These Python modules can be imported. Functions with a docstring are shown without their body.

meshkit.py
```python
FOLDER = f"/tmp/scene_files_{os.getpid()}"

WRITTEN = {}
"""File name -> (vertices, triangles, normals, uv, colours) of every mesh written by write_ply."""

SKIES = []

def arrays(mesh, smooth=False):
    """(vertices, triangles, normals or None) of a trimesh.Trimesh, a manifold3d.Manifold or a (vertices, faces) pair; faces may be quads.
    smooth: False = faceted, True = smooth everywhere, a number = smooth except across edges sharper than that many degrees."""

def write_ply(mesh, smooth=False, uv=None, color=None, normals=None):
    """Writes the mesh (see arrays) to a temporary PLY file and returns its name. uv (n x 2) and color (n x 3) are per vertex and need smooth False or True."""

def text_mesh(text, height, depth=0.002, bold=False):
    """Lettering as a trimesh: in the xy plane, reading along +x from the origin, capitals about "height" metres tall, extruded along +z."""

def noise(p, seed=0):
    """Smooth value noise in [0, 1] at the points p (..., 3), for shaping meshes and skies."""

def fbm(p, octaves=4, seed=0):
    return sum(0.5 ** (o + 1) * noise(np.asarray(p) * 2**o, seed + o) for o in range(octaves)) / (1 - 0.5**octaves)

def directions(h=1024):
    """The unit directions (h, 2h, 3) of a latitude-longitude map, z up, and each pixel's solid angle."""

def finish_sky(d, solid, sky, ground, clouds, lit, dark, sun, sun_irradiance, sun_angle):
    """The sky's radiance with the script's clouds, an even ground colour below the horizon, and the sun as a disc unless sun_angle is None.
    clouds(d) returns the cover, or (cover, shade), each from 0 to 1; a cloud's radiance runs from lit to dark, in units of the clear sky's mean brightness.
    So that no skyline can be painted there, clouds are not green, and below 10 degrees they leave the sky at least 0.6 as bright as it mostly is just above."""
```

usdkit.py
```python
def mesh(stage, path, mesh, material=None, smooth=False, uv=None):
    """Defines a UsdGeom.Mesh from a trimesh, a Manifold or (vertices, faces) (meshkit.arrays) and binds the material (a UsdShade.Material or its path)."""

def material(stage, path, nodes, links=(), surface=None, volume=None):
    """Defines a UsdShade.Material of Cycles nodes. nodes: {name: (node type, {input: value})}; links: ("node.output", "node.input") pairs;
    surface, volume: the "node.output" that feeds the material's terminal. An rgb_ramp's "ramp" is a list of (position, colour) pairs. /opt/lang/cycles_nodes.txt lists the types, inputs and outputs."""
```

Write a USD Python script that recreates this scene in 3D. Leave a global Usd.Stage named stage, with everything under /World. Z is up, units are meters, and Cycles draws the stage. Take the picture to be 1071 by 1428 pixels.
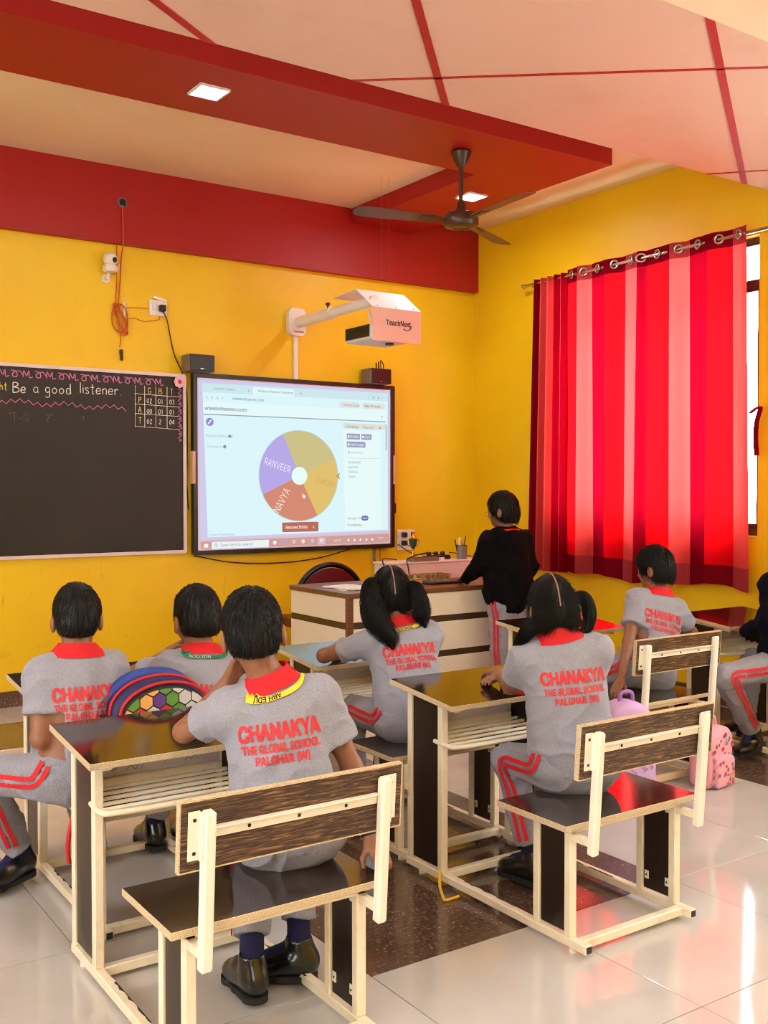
import math, random
import numpy as np, trimesh
import usdkit, meshkit
from pxr import Usd, UsdGeom, UsdLux, UsdShade, Gf, Sdf, Vt
from trimesh.creation import extrude_polygon
from shapely.geometry import Polygon, LineString, Point
from shapely.ops import unary_union

stage = Usd.Stage.CreateInMemory()
UsdGeom.SetStageUpAxis(stage, UsdGeom.Tokens.z)
UsdGeom.SetStageMetersPerUnit(stage, 1.0)
UsdGeom.Xform.Define(stage, '/World')
UsdGeom.Scope.Define(stage, '/World/Looks')

# ------------------------------------------------------------------ camera
YAW, PITCH, FPX, CAMZ, EXPOSURE = math.radians(34.15), math.radians(-1.33), 1432.0, 1.40, 0.95
cam = UsdGeom.Camera.Define(stage, '/World/camera')
F_ = np.array([math.sin(YAW) * math.cos(PITCH), math.cos(YAW) * math.cos(PITCH), math.sin(PITCH)])
R_ = np.array([math.cos(YAW), -math.sin(YAW), 0.0]); U_ = np.cross(R_, F_)
m = Gf.Matrix4d(*R_, 0, *U_, 0, *(-F_), 0, 0, 0, CAMZ, 1)
cam.AddTransformOp().Set(m)
cam.CreateHorizontalApertureAttr(36.0); cam.CreateVerticalApertureAttr(48.0)
cam.CreateFocalLengthAttr(36.0 * FPX / 1071.0)
cam.CreateClippingRangeAttr(Gf.Vec2f(0.05, 200))
cam.CreateExposureAttr(EXPOSURE)
EX = 2.0 ** -EXPOSURE                      # what shows as 1.0 on the screen

# ------------------------------------------------------------------ daylight: an overcast white sky outside the windows
dome = UsdLux.DomeLight.Define(stage, '/World/sky')
dome.CreateColorAttr(Gf.Vec3f(0.87, 0.95, 1.0)); dome.CreateIntensityAttr(2.0)
PANEL_W = 110.0                              # ceiling LED panels, radiance

# ------------------------------------------------------------------ materials
def lin(r, g, b):
    return tuple(((c / 255 / 12.92) if c <= 10 else ((c / 255 + 0.055) / 1.055) ** 2.4) for c in (r, g, b))
MATS = {}
def mat(name, rgb, rough=0.5, bump=None, vary=None, metal=0.0, spec=0.5, coat=0.0, sheen=0.0, emit=None, trans=0.0):
    """bump = (scale, strength, distance); vary = (scale, other colour, low, high[, stretch])"""
    if name in MATS: return MATS[name]
    c = lin(*rgb)
    n = {'p': ('principled_bsdf', {'base_color': c, 'roughness': rough, 'metallic': metal, 'specular_ior_level': spec, 'coat_weight': coat, 'sheen_weight': sheen})}
    l = []
    if emit is not None:
        n['p'][1]['emission_color'] = lin(*emit[0]); n['p'][1]['emission_strength'] = emit[1]
    if bump or vary: n['tc'] = ('texture_coordinate', {})
    if vary:
        n['m'] = ('mapping', {'scale': vary[4] if len(vary) > 4 else (1, 1, 1)})
        n['n'] = ('noise_texture', {'scale': vary[0], 'detail': 4.0, 'roughness': 0.6})
        n['r'] = ('rgb_ramp', {'ramp': [(vary[2], c), (vary[3], lin(*vary[1]))]})
        l += [('tc.object', 'm.vector'), ('m.vector', 'n.vector'), ('n.fac', 'r.fac'), ('r.color', 'p.base_color')]
    if bump:
        n['bm'] = ('mapping', {'scale': bump[3] if len(bump) > 3 else (1, 1, 1)})
        n['bn'] = ('noise_texture', {'scale': bump[0], 'detail': 3.0})
        n['b'] = ('bump', {'strength': bump[1], 'distance': bump[2]})
        l += [('tc.object', 'bm.vector'), ('bm.vector', 'bn.vector'), ('bn.fac', 'b.height'), ('b.normal', 'p.normal')]
    MATS[name] = usdkit.material(stage, '/World/Looks/' + name, n, l, surface='p.BSDF')
    return MATS[name]
def wood(name, dark, light, lo, hi, rough, stretch, edge=0.6):
    n = {'tc': ('texture_coordinate', {}), 'm': ('mapping', {'scale': stretch}), 'n': ('noise_texture', {'scale': 9.0, 'detail': 6.0, 'roughness': edge, 'distortion': 0.6}),
         'r': ('rgb_ramp', {'ramp': [(lo, lin(*dark)), ((lo + hi) / 2, tuple((a * .75 + b * .25) for a, b in zip(lin(*dark), lin(*light)))), (hi, lin(*light))]}),
         'p': ('principled_bsdf', {'roughness': rough, 'specular_ior_level': 0.5, 'coat_weight': .7 if name == 'wood_top' else 0.0, 'coat_roughness': .08})}
    MATS[name] = usdkit.material(stage, '/World/Looks/' + name, n, [('tc.object', 'm.vector'), ('m.vector', 'n.vector'), ('n.fac', 'r.fac'), ('r.color', 'p.base_color')], surface='p.BSDF')
def emitter(name, rgb, k=1.0):
    if name in MATS: return MATS[name]
    c = lin(*rgb)
    MATS[name] = usdkit.material(stage, '/World/Looks/' + name, {'e': ('emission', {'color': c, 'strength': k * EX})}, surface='e.emission')
    return MATS[name]

n = {'tc': ('texture_coordinate', {}), 'n': ('noise_texture', {'scale': 1.6, 'detail': 4.0}), 'r': ('rgb_ramp', {'ramp': [(.35, lin(242, 202, 16)), (.7, lin(235, 190, 9))]}),
     'm2': ('mapping', {'scale': (26, 26, 4.5), 'rotation': (.25, .35, 0)}), 'n2': ('noise_texture', {'scale': 1.0, 'detail': 3.0, 'roughness': .7, 'distortion': .8}), 'r2': ('rgb_ramp', {'ramp': [(.0, (0, 0, 0)), (.685, (0, 0, 0)), (.71, (1, 1, 1)), (.74, (0, 0, 0)), (1.0, (0, 0, 0))]}),
     'n3': ('noise_texture', {'scale': 5.0, 'detail': 6.0, 'roughness': .7}), 'r3': ('rgb_ramp', {'ramp': [(.60, (0, 0, 0)), (.78, (.5, .5, .5))]}),
     'g': ('geometry', {}), 'sx': ('separate_xyz', {}), 'mz': ('map_range', {'from_min': 1.05, 'from_max': .45, 'to_min': 0.0, 'to_max': 1.0, 'clamp': True}), 'mu': ('math', {'math_type': 'multiply'}), 'ad': ('mix', {'mix_type': 'add', 'fac': 1.0}),
     'x': ('mix', {'color2': lin(176, 122, 24)}), 'bn': ('noise_texture', {'scale': 40.0}), 'b': ('bump', {'strength': .15, 'distance': .004}), 'p': ('principled_bsdf', {'roughness': .45})}
MATS['yellow_paint'] = usdkit.material(stage, '/World/Looks/yellow_paint', n, [('tc.object', 'n.vector'), ('n.fac', 'r.fac'), ('tc.object', 'm2.vector'), ('m2.vector', 'n2.vector'), ('n2.fac', 'r2.fac'), ('tc.object', 'n3.vector'), ('n3.fac', 'r3.fac'),
    ('r2.color', 'ad.color1'), ('r3.color', 'ad.color2'), ('g.position', 'sx.vector'), ('sx.z', 'mz.value'), ('mz.result', 'mu.value1'), ('ad.color', 'mu.value2'), ('mu.value', 'x.fac'), ('r.color', 'x.color1'), ('x.color', 'p.base_color'),
    ('tc.object', 'bn.vector'), ('bn.fac', 'b.height'), ('b.normal', 'p.normal')], surface='p.BSDF')
mat('red_paint', (164, 14, 18), 0.5, bump=(40, .1, .004))
mat('red_strip', (176, 14, 26), 0.5)
mat('cream_paint', (246, 222, 184), 0.6, vary=(1.1, (240, 214, 174), .4, .7))
mat('slab_paint', (230, 188, 166), 0.6, vary=(2.2, (222, 180, 156), .55, .75))
mat('white_paint', (236, 228, 212), 0.6)
mat('frame_cream', (242, 228, 202), 0.35, vary=(14, (226, 208, 178), .5, .8))
mat('bracket_white', (240, 232, 214), 0.35)
mat('chip', (48, 42, 38), 0.6)
wood('wood_top', (28, 18, 14), (76, 54, 34), .42, .72, .13, (1.2, 26, 26))
wood('wood_back', (58, 38, 30), (158, 120, 74), .46, .66, .3, (1.6, 9, 22), .65)
wood('wood_panel', (28, 19, 16), (58, 42, 33), .42, .75, .3, (22, 22, 1.0))
MATS['edge_band'] = None
n = {'tc': ('texture_coordinate', {}), 'm': ('mapping', {'scale': (220, 220, 420)}), 'n': ('noise_texture', {'scale': 1.0, 'detail': 2.0}),
     'r': ('rgb_ramp', {'ramp': [(.3, lin(176, 150, 112)), (.7, lin(226, 206, 170))]}), 'p': ('principled_bsdf', {'roughness': .45})}
MATS['edge_band'] = usdkit.material(stage, '/World/Looks/edge_band', n, [('tc.object', 'm.vector'), ('m.vector', 'n.vector'), ('n.fac', 'r.fac'), ('r.color', 'p.base_color')], surface='p.BSDF')
mat('laminate', (226, 216, 224), 0.3, vary=(60, (196, 186, 196), .62, .72, (1, 1, .5)))
mat('scribble', (70, 66, 92), 0.8)
mat('bolt', (40, 38, 36), 0.4, metal=.6)
mat('steel', (200, 198, 192), 0.2, metal=1.0)
mat('black_plastic', (26, 24, 24), 0.35)
mat('black_rubber', (18, 18, 18), 0.5)
mat('white_plastic', (236, 230, 222), 0.35)
mat('grey_plastic', (120, 112, 110), 0.4)
# glossy vitrified floor tiles and speckled brown granite
def tile_mat(name, a, b, rough):
    n = {'g': ('geometry', {}), 'n': ('noise_texture', {'scale': 3.0, 'detail': 5.0}), 'r': ('rgb_ramp', {'ramp': [(.35, lin(*a)), (.7, lin(*b))]}),
         'p': ('principled_bsdf', {'roughness': rough, 'specular_ior_level': .6})}
    MATS[name] = usdkit.material(stage, '/World/Looks/' + name, n, [('g.position', 'n.vector'), ('n.fac', 'r.fac'), ('r.color', 'p.base_color')], surface='p.BSDF')
tile_mat('tile_white', (204, 199, 196), (195, 188, 183), .07)
tile_mat('tile_white_b', (200, 195, 192), (191, 184, 179), .08)
n = {'g': ('geometry', {}), 'v': ('voronoi_texture', {'scale': 60.0}), 'v2': ('noise_texture', {'scale': 90.0, 'detail': 3.0}),
     'r': ('rgb_ramp', {'ramp': [(0.0, lin(206, 184, 160)), (.13, lin(150, 124, 106)), (.22, lin(108, 84, 72)), (1.0, lin(92, 70, 60))]}),
     'r2': ('rgb_ramp', {'ramp': [(.3, (.55, .55, .55)), (.7, (1.15, 1.1, 1.05))]}), 'x': ('mix', {'mix_type': 'multiply', 'fac': 1.0}),
     'p': ('principled_bsdf', {'roughness': .12, 'specular_ior_level': .6})}
MATS['granite'] = usdkit.material(stage, '/World/Looks/granite', n, [('g.position', 'v.vector'), ('g.position', 'v2.vector'), ('v.distance', 'r.fac'), ('v2.fac', 'r2.fac'),
                                  ('r.color', 'x.color1'), ('r2.color', 'x.color2'), ('x.color', 'p.base_color')], surface='p.BSDF')
def cloth_translucent(name, rgb, t, k=.5):
    n = {'d': ('diffuse_bsdf', {'color': lin(*rgb)}), 't': ('translucent_bsdf', {'color': lin(*t)}), 'x': ('mix_closure', {'fac': k})}
    MATS[name] = usdkit.material(stage, '/World/Looks/' + name, n, [('d.BSDF', 'x.closure1'), ('t.BSDF', 'x.closure2')], surface='x.closure')
n = {'t': ('transparent_bsdf', {}), 'g': ('glossy_bsdf', {'roughness': .02}), 'x': ('mix_closure', {'fac': .06})}
MATS['pane'] = usdkit.material(stage, '/World/Looks/pane', n, [('t.BSDF', 'x.closure1'), ('g.BSDF', 'x.closure2')], surface='x.closure')

# ------------------------------------------------------------------ scene tree helpers
COUNT, LOC = {}, {}
def path_for(name, parent):
    k = (str(parent), name); c = COUNT.get(k, 0); COUNT[k] = c + 1
    return f"{parent}/{name}" + (f"_{c:03d}" if c else '')
def keys(prim, label=None, cat=None, group=None, kind=None):
    for k, v in (('label', label), ('category', cat), ('group', group), ('kind', kind)):
        if v: prim.SetCustomDataByKey(k, v)
    return prim
def thing(name, label, cat, loc=(0, 0, 0), group=None, kind=None):
    p = path_for(name, '/World')
    x = UsdGeom.Xform.Define(stage, p); x.AddTranslateOp().Set(Gf.Vec3d(*map(float, loc)))
    LOC[p] = np.array(loc, float)
    keys(x.GetPrim(), label, cat, group, kind)
    return p
def base_of(p):
    while p not in LOC: p = p.rpartition('/')[0]
    return LOC[p]
def to_tm(mesh):
    if isinstance(mesh, trimesh.Trimesh): return mesh
    if isinstance(mesh, list): return trimesh.util.concatenate([to_tm(x) for x in mesh])
    v, f, _ = meshkit.arrays(mesh); return trimesh.Trimesh(v, f, process=False)
def part(parent, name, mesh, m, label=None, smooth=30, kind=None, local=False):
    """one Mesh prim under a thing or a part; the mesh is in world coordinates unless local"""
    t = to_tm(mesh)
    if not local: t = t.copy(); t.vertices = t.vertices - base_of(parent)
    p = path_for(name, parent)
    usdkit.mesh(stage, p, t, MATS[m] if isinstance(m, str) else m, smooth=smooth)
    if label or kind: keys(stage.GetPrimAtPath(p), label, None, None, kind)
    return p
def solo(name, mesh, m, label, cat, group=None, kind=None, smooth=30):
    t = to_tm(mesh); lo, hi = t.bounds
    loc = np.array([(lo[0] + hi[0]) / 2, (lo[1] + hi[1]) / 2, lo[2]])
    t = t.copy(); t.vertices = t.vertices - loc
    p = path_for(name, '/World'); LOC[p] = loc
    x = usdkit.mesh(stage, p, t, MATS[m], smooth=smooth); UsdGeom.Xformable(x).AddTranslateOp().Set(Gf.Vec3d(*map(float, loc)))
    keys(x.GetPrim(), label, cat, group, kind)
    return p
def copy_of(src, name, loc, label, group=None, rotz=0):
    p = path_for(name, '/World'); x = UsdGeom.Xform.Define(stage, p)
    x.GetPrim().GetReferences().AddInternalReference(src)
    x.ClearXformOpOrder()
    x.GetPrim().SetInstanceable(True)
    ops = x.GetOrderedXformOps()
    x.MakeMatrixXform().Set(Gf.Matrix4d().SetRotate(Gf.Rotation(Gf.Vec3d(0, 0, 1), rotz)) * Gf.Matrix4d().SetTranslate(Gf.Vec3d(*map(float, loc))))
    LOC[p] = np.array(loc, float)
    keys(x.GetPrim(), label, stage.GetPrimAtPath(src).GetCustomDataByKey('category'), group)
    return p

# ------------------------------------------------------------------ mesh helpers
def box(lo, hi, bev=0.0):
    lo, hi = np.minimum(lo, hi).astype(float), np.maximum(lo, hi).astype(float)
    b = min(bev, 0.45 * float((hi - lo).min()))
    if b <= 0:
        t = trimesh.creation.box(hi - lo); t.apply_translation((lo + hi) / 2); return t
    pts = []
    for sx in (0, 1):
        for sy in (0, 1):
            for sz in (0, 1):
                c = np.where([sx, sy, sz], hi, lo); d = np.where([sx, sy, sz], -b, b)
                for k in range(3):
                    q = c + d; q[k] = c[k]; pts.append(q)
    return trimesh.convex.convex_hull(np.array(pts))
def frames(P):
    P = np.asarray(P, float); T = np.gradient(P, axis=0); T /= np.maximum(np.linalg.norm(T, axis=1, keepdims=True), 1e-12)
    a = np.array([0, 0, 1.0]) if abs(T[0][2]) < .9 else np.array([1.0, 0, 0])
    n = np.cross(T[0], a); n /= np.linalg.norm(n); N = [n]
    for i in range(1, len(P)):
        n = N[-1] - T[i] * (N[-1] @ T[i]); N.append(n / max(np.linalg.norm(n), 1e-9))
    N = np.array(N); return P, T, N, np.cross(T, N)
def tube(P, r, n=8, closed=False):
    P, T, N, B = frames(P); r = np.broadcast_to(np.asarray(r, float), len(P)); a = np.arange(n) * 2 * np.pi / n
    V = (P[:, None] + r[:, None, None] * (np.cos(a)[None, :, None] * N[:, None] + np.sin(a)[None, :, None] * B[:, None])).reshape(-1, 3)
    f = []
    k = len(P)
    for i in range(k if closed else k - 1):
        j = (i + 1) % k
        for q in range(n):
            q2 = (q + 1) % n; f += [(i * n + q, i * n + q2, j * n + q2), (i * n + q, j * n + q2, j * n + q)]
    if not closed:
        V = np.vstack([V, P[0], P[-1]]); c0, c1 = k * n, k * n + 1
        for q in range(n): f += [(c0, (q + 1) % n, q), (c1, (k - 1) * n + q, (k - 1) * n + (q + 1) % n)]
    return trimesh.Trimesh(V, np.array(f), process=False)
def spline(P, n=40, closed=False):
    P = np.asarray(P, float)
    if closed: P = np.vstack([P[-1], P, P[0], P[1]])
    else: P = np.vstack([2 * P[0] - P[1], P, 2 * P[-1] - P[-2]])
    out, seg = [], len(P) - 3; per = max(2, n // seg)
    for i in range(seg):
        a, b, c, d = P[i:i + 4]
        for t in np.linspace(0, 1, per, endpoint=False):
            out.append(.5 * ((2 * b) + (-a + c) * t + (2 * a - 5 * b + 4 * c - d) * t * t + (-a + 3 * b - 3 * c + d) * t ** 3))
    if not closed: out.append(P[-2])
    return np.array(out)
def lathe(prof, at=(0, 0, 0), n=32, axis='z'):
    prof = np.asarray(prof, float); a = np.arange(n) * 2 * np.pi / n
    V = np.stack([prof[:, 0, None] * np.cos(a), prof[:, 0, None] * np.sin(a), np.repeat(prof[:, 1, None], n, 1)], -1).reshape(-1, 3)
    f = []
    for i in range(len(prof) - 1):
        for q in range(n):
            q2 = (q + 1) % n; f += [(i * n + q, i * n + q2, (i + 1) * n + q2), (i * n + q, (i + 1) * n + q2, (i + 1) * n + q)]
    t = trimesh.Trimesh(V, np.array(f), process=False)
    t.merge_vertices(); t.update_faces(t.nondegenerate_faces())
    if axis == 'y': t.vertices = t.vertices[:, [0, 2, 1]] * [1, 1, 1]; t.invert()
    if axis == 'x': t.vertices = t.vertices[:, [2, 1, 0]]; t.invert()
    t.apply_translation(at); return t
def extr(poly, d, org, ux, uy):
    """a shapely polygon in the plane org + x ux + y uy, thickened by d along ux x uy"""
    gs = [g for g in getattr(poly, 'geoms', [poly]) if not g.is_empty and g.area > 1e-9]
    t = trimesh.util.concatenate([extrude_polygon(g, d, engine='earcut') for g in gs])
    ux, uy = np.asarray(ux, float), np.asarray(uy, float); uz = np.cross(ux, uy)
    t.vertices = np.asarray(org, float) + t.vertices @ np.array([ux, uy, uz]); return t
def heavy(t, grow):
    """lettering with thicker strokes"""
    f = t.faces[t.face_normals[:, 2] > .5]; v = t.vertices
    P = unary_union([Polygon(v[q][:, :2]).buffer(1e-6) for q in f]).buffer(grow, quad_segs=2).simplify(grow * .12)
    return extr(P, .0004, (0, 0, 0), (1, 0, 0), (0, 1, 0))
def rrect(x0, y0, x1, y1, r=0.0):
    if r <= 0: return Polygon([(x0, y0), (x1, y0), (x1, y1), (x0, y1)])
    return Polygon([(x0 + r, y0 + r), (x1 - r, y0 + r), (x1 - r, y1 - r), (x0 + r, y1 - r)]).buffer(r, quad_segs=5)
def text(s, h, org, ux, uy, depth=.001, bold=False, width=None, center=False):
    t = meshkit.text_mesh(s, h, depth, bold); w = t.bounds[1][0]
    if width: t.vertices[:, 0] *= width / w; w = width
    if center: t.vertices[:, 0] -= w / 2
    ux, uy = np.asarray(ux, float), np.asarray(uy, float)
    t.vertices = np.asarray(org, float) + t.vertices @ np.array([ux, uy, np.cross(ux, uy)]); return t
def rot(t, ang, axis, about):
    t = t.copy(); t.apply_transform(trimesh.transformations.rotation_matrix(ang, axis, about)); return t
# ================================================================== THE ROOM
XW, YW, XL, YB = 5.50, 6.76, -2.25, -3.0         # right wall, front wall, left wall, back wall
ZR, ZB, ZS = 3.545, 3.43, 3.20                   # recessed ceiling, red beams, dropped slab
# floor: separate tiles on a screed, brown granite borders
fl = thing('floor', None, None, (0, 0, 0), kind='structure')
mat('grout', (96, 88, 82), .8); part(fl, 'screed', box((XL - .2, YB - .2, -.12), (XW + .2, YW + .2, -.006)), 'grout')
TS, X0, Y0 = .6445, 1.606, 1.787
rng = random.Random(3)
def granite(i, j):
    if j == 6 and i < 8: return True                        # border in front of the board wall
    if i in (0, 1) and 1 <= j <= 5: return True
    if i in (4, 5) and 1 <= j <= 5: return True
    return False
for i in range(-6, 7):
    for j in range(-8, 8):
        lo = np.array([X0 + i * TS, Y0 + j * TS]); hi = lo + TS
        a, b = np.maximum(lo, [XL, YB]), np.minimum(hi, [XW, YW])
        if (b - a).min() < .02: continue
        g = .0015
        m_ = 'granite' if granite(i, j) else rng.choice(['tile_white', 'tile_white_b'])
        part(fl, 'tile', box((a[0] + g, a[1] + g, -.006), (b[0] - g, b[1] - g, 0), .0006), m_, smooth=False)
# walls
wf = thing('wall_front', None, None, (0, YW, 0), kind='structure')
part(wf, 'plaster', box((XL - .2, YW, 0), (XW + .2, YW + .2, ZR + .2)), 'yellow_paint')
solo('trim_1', box((XL, YW - .06, 3.035), (XW, YW, ZR)), 'red_paint', None, None, kind='structure')
solo('baseboard_front', box((XL, YW - .012, 0), (XW, YW, .10)), 'granite', None, None, kind='structure')
solo('baseboard_right', box((XW - .012, YB, 0), (XW, YW - .012, .10)), 'granite', None, None, kind='structure')
def wall_with_holes(name, axis, at, thick, u0, u1, z1, holes, m_):
    P = rrect(u0, 0, u1, z1)
    for h in holes: P = P.difference(rrect(*h))
    if axis == 'x': t = extr(P, thick, (at, 0, 0), (0, 1, 0), (0, 0, 1))
    else: t = extr(P, thick, (0, at + thick, 0), (1, 0, 0), (0, 0, 1))
    return solo(name, t, m_, None, None, kind='structure')
W1 = (3.975, 1.10, 5.86, 2.97)                       # the curtained window, y0 z0 y1 z1
W2 = (0.10, 1.10, 2.30, 2.97)                       # the next window of the same wall
wall_with_holes('wall_right', 'x', XW, .2, YB, YW, ZR + .2, [W1, W2], 'yellow_paint')
W3 = (-2.3, 1.0, -0.5, 2.9); W4 = (1.0, 1.0, 3.2, 2.9)
wall_with_holes('wall_left', 'x', XL - .2, .2, YB, YW, ZR + .2, [W3, W4], 'yellow_paint')
wall_with_holes('wall_back', 'y', YB - .2, .2, XL - .2, XW + .2, ZR + .2, [(-1.2, 0, -.2, 2.1)], 'yellow_paint')
# windows
mat('window_frame', (62, 50, 46), .4)
mat('sill', (190, 170, 150), .4)
def window(n_, W, x, side):
    w = thing('window_%d' % n_, None, None, (x, (W[0] + W[2]) / 2, W[1]), kind='structure')
    y0, z0, y1, z1 = W; f = .045
    xa, xb = (x + .07, x + .13)
    part(w, 'window_frame', [box((xa, y0, z0), (xb, y0 + f, z1)), box((xa, y1 - f, z0), (xb, y1, z1)), box((xa, y0 + f, z0), (xb, y1 - f, z0 + f)), box((xa, y0 + f, z1 - f), (xb, y1 - f, z1)),
                             box((xa, y0 + f, z1 - .30), (xb, y1 - f, z1 - .26))], 'window_frame')
    k = 3; wdt = (y1 - y0 - 2 * f) / k
    for q in range(k):
        a = y0 + f + q * wdt
        s = part(w, 'sash', [box((xa + .012, a, z0 + f), (xb - .012, a + .022, z1 - .30)), box((xa + .012, a + wdt - .022, z0 + f), (xb - .012, a + wdt, z1 - .30)),
                             box((xa + .012, a + .022, z0 + f), (xb - .012, a + wdt - .022, z0 + f + .03)), box((xa + .012, a + .022, z1 - .33), (xb - .012, a + wdt - .022, z1 - .30))], 'window_frame')
        part(s, 'pane', box((xa + .028, a + .02, z0 + f + .02), (xa + .032, a + wdt - .02, z1 - .32)), 'pane')
    part(w, 'pane', box((xa + .028, y0 + f, z1 - .26), (xa + .032, y1 - f, z1 - f)), 'pane')
    return w
window(1, W1, XW, 1); window(2, W2, XW, 1); window(3, W3, XL - .2, 0); window(4, W4, XL - .2, 0)
# door in the back wall
d1 = thing('door_1', None, None, (-.7, YB - .1, 0), kind='structure')
part(d1, 'leaf', box((-1.19, YB - .12, .005), (-.21, YB - .08, 2.095)), 'wood_panel'); part(d1, 'door_handle', box((-.34, YB - .08, 1.0), (-.24, YB - .05, 1.03), .008), 'steel')
# ceilings
ce = thing('ceiling', None, None, (0, 0, ZR), kind='structure')
part(ce, 'recessed_ceiling', box((XL - .2, YB - .2, ZR), (XW + .2, YW + .2, ZR + .15)), 'cream_paint')
SY0, SY1 = 2.594, 3.862
dr = part(ce, 'dropped_panel', box((XL, SY0, ZS), (XW, SY1, ZR)), 'slab_paint')
def strip(a, b, w=.022):
    a, b = np.array(a, float), np.array(b, float)
    P = LineString([a, b]).buffer(w / 2, cap_style=2).intersection(rrect(XL, SY0, XW, SY1))
    t = extr(P, .004, (0, 0, ZS - .004), (1, 0, 0), (0, 1, 0)); part(dr, 'red_groove_strip', t, 'red_strip')
strip((1.73, 2.56), (3.02, 3.916), .034); strip((3.22, 2.56), (5.22, 3.88), .034); strip((0.35, 2.9), (1.83, 3.904), .034)
strip((2.42, 3.892), (4.09, 2.55), .016); strip((4.83, 3.892), (5.6, 3.09), .016); strip((.2, 3.9), (1.6, 2.55), .016)
b2 = thing('trim_2', None, None, (2.0, 4.9, ZB), kind='structure')
P = rrect(XL, 4.575, 4.835, 5.215).union(rrect(4.245, 5.2, 4.835, YW - .06))
part(b2, 'dropped_beam', extr(P, ZR - ZB, (0, 0, ZB), (1, 0, 0), (0, 1, 0)), 'red_paint')
# LED panel lamps
MATS['led'] = usdkit.material(stage, '/World/Looks/led', {'e': ('emission', {'color': (.93, .97, 1.0), 'strength': PANEL_W})}, surface='e.emission')
def led(x, y, z, label, s=.085, grp=None):
    l = thing('ceiling_light', label, 'ceiling light', (x, y, z), grp)
    part(l, 'frame', extr(rrect(-s, -s, s, s, .01).difference(rrect(-s + .012, -s + .012, s - .012, s - .012, .006)), .010, (x, y, z - .010), (1, 0, 0), (0, 1, 0)), 'white_plastic')
    part(l, 'diffuser', box((x - s + .012, y - s + .012, z - .007), (x + s - .012, y + s - .012, z - .001)), 'led', smooth=False)
led(2.235, 4.89, ZB, 'square white panel lamp lit in the long red ceiling beam')
led(4.54, 5.61, ZB, 'square white panel lamp lit behind the ceiling fan')
for x, y, lab in ((.2, 4.89, 'panel lamp in the red beam above the chalkboard, left of the picture'), (-1.6, 4.89, 'panel lamp at the far left end of the red beam'), (1.0, .4, 'panel lamp over the middle of the classroom, behind the camera side'),
                  (3.6, .4, 'panel lamp over the window side, behind the front desks'), (-1.2, .4, 'panel lamp over the left wall side, behind the front desks'), (1.0, -1.8, 'panel lamp in the middle of the rearmost row'),
                  (3.6, -1.8, 'panel lamp of the rearmost row on the window side'), (-1.2, -1.8, 'panel lamp of the rearmost row near the back door')):
    led(x, y, ZB if y > 4 else ZR, lab, .085 if y > 4 else .10)

# ================================================================== CURTAIN
XC = 5.435
cur = thing('curtain', 'tall red and pink striped eyelet curtain drawn over the bright window', 'curtain', (XC, 4.95, .77))
tr = {'crimson': ((120, 4, 22), (150, 4, 24)), 'scarlet': ((196, 14, 24), (245, 10, 18)), 'salmon': ((206, 78, 76), (236, 68, 64))}
for k, (a, b) in tr.items(): cloth_translucent('cloth_' + k, a, b, .55)
cloth_translucent('cloth_header', (118, 8, 24), (100, 5, 18), .18); cloth_translucent('cloth_salmon_header', (170, 58, 62), (150, 36, 42), .22)
edges = [4.006, 4.127, 4.296, 4.460, 4.605, 4.820, 4.883, 5.013, 5.182, 5.337, 5.457, 5.585]
kinds = ['salmon', 'scarlet', 'crimson', 'salmon', 'scarlet', 'crimson', 'salmon', 'scarlet', 'crimson', 'salmon', 'scarlet']
ZT, ZC0 = 3.02, .77
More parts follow.
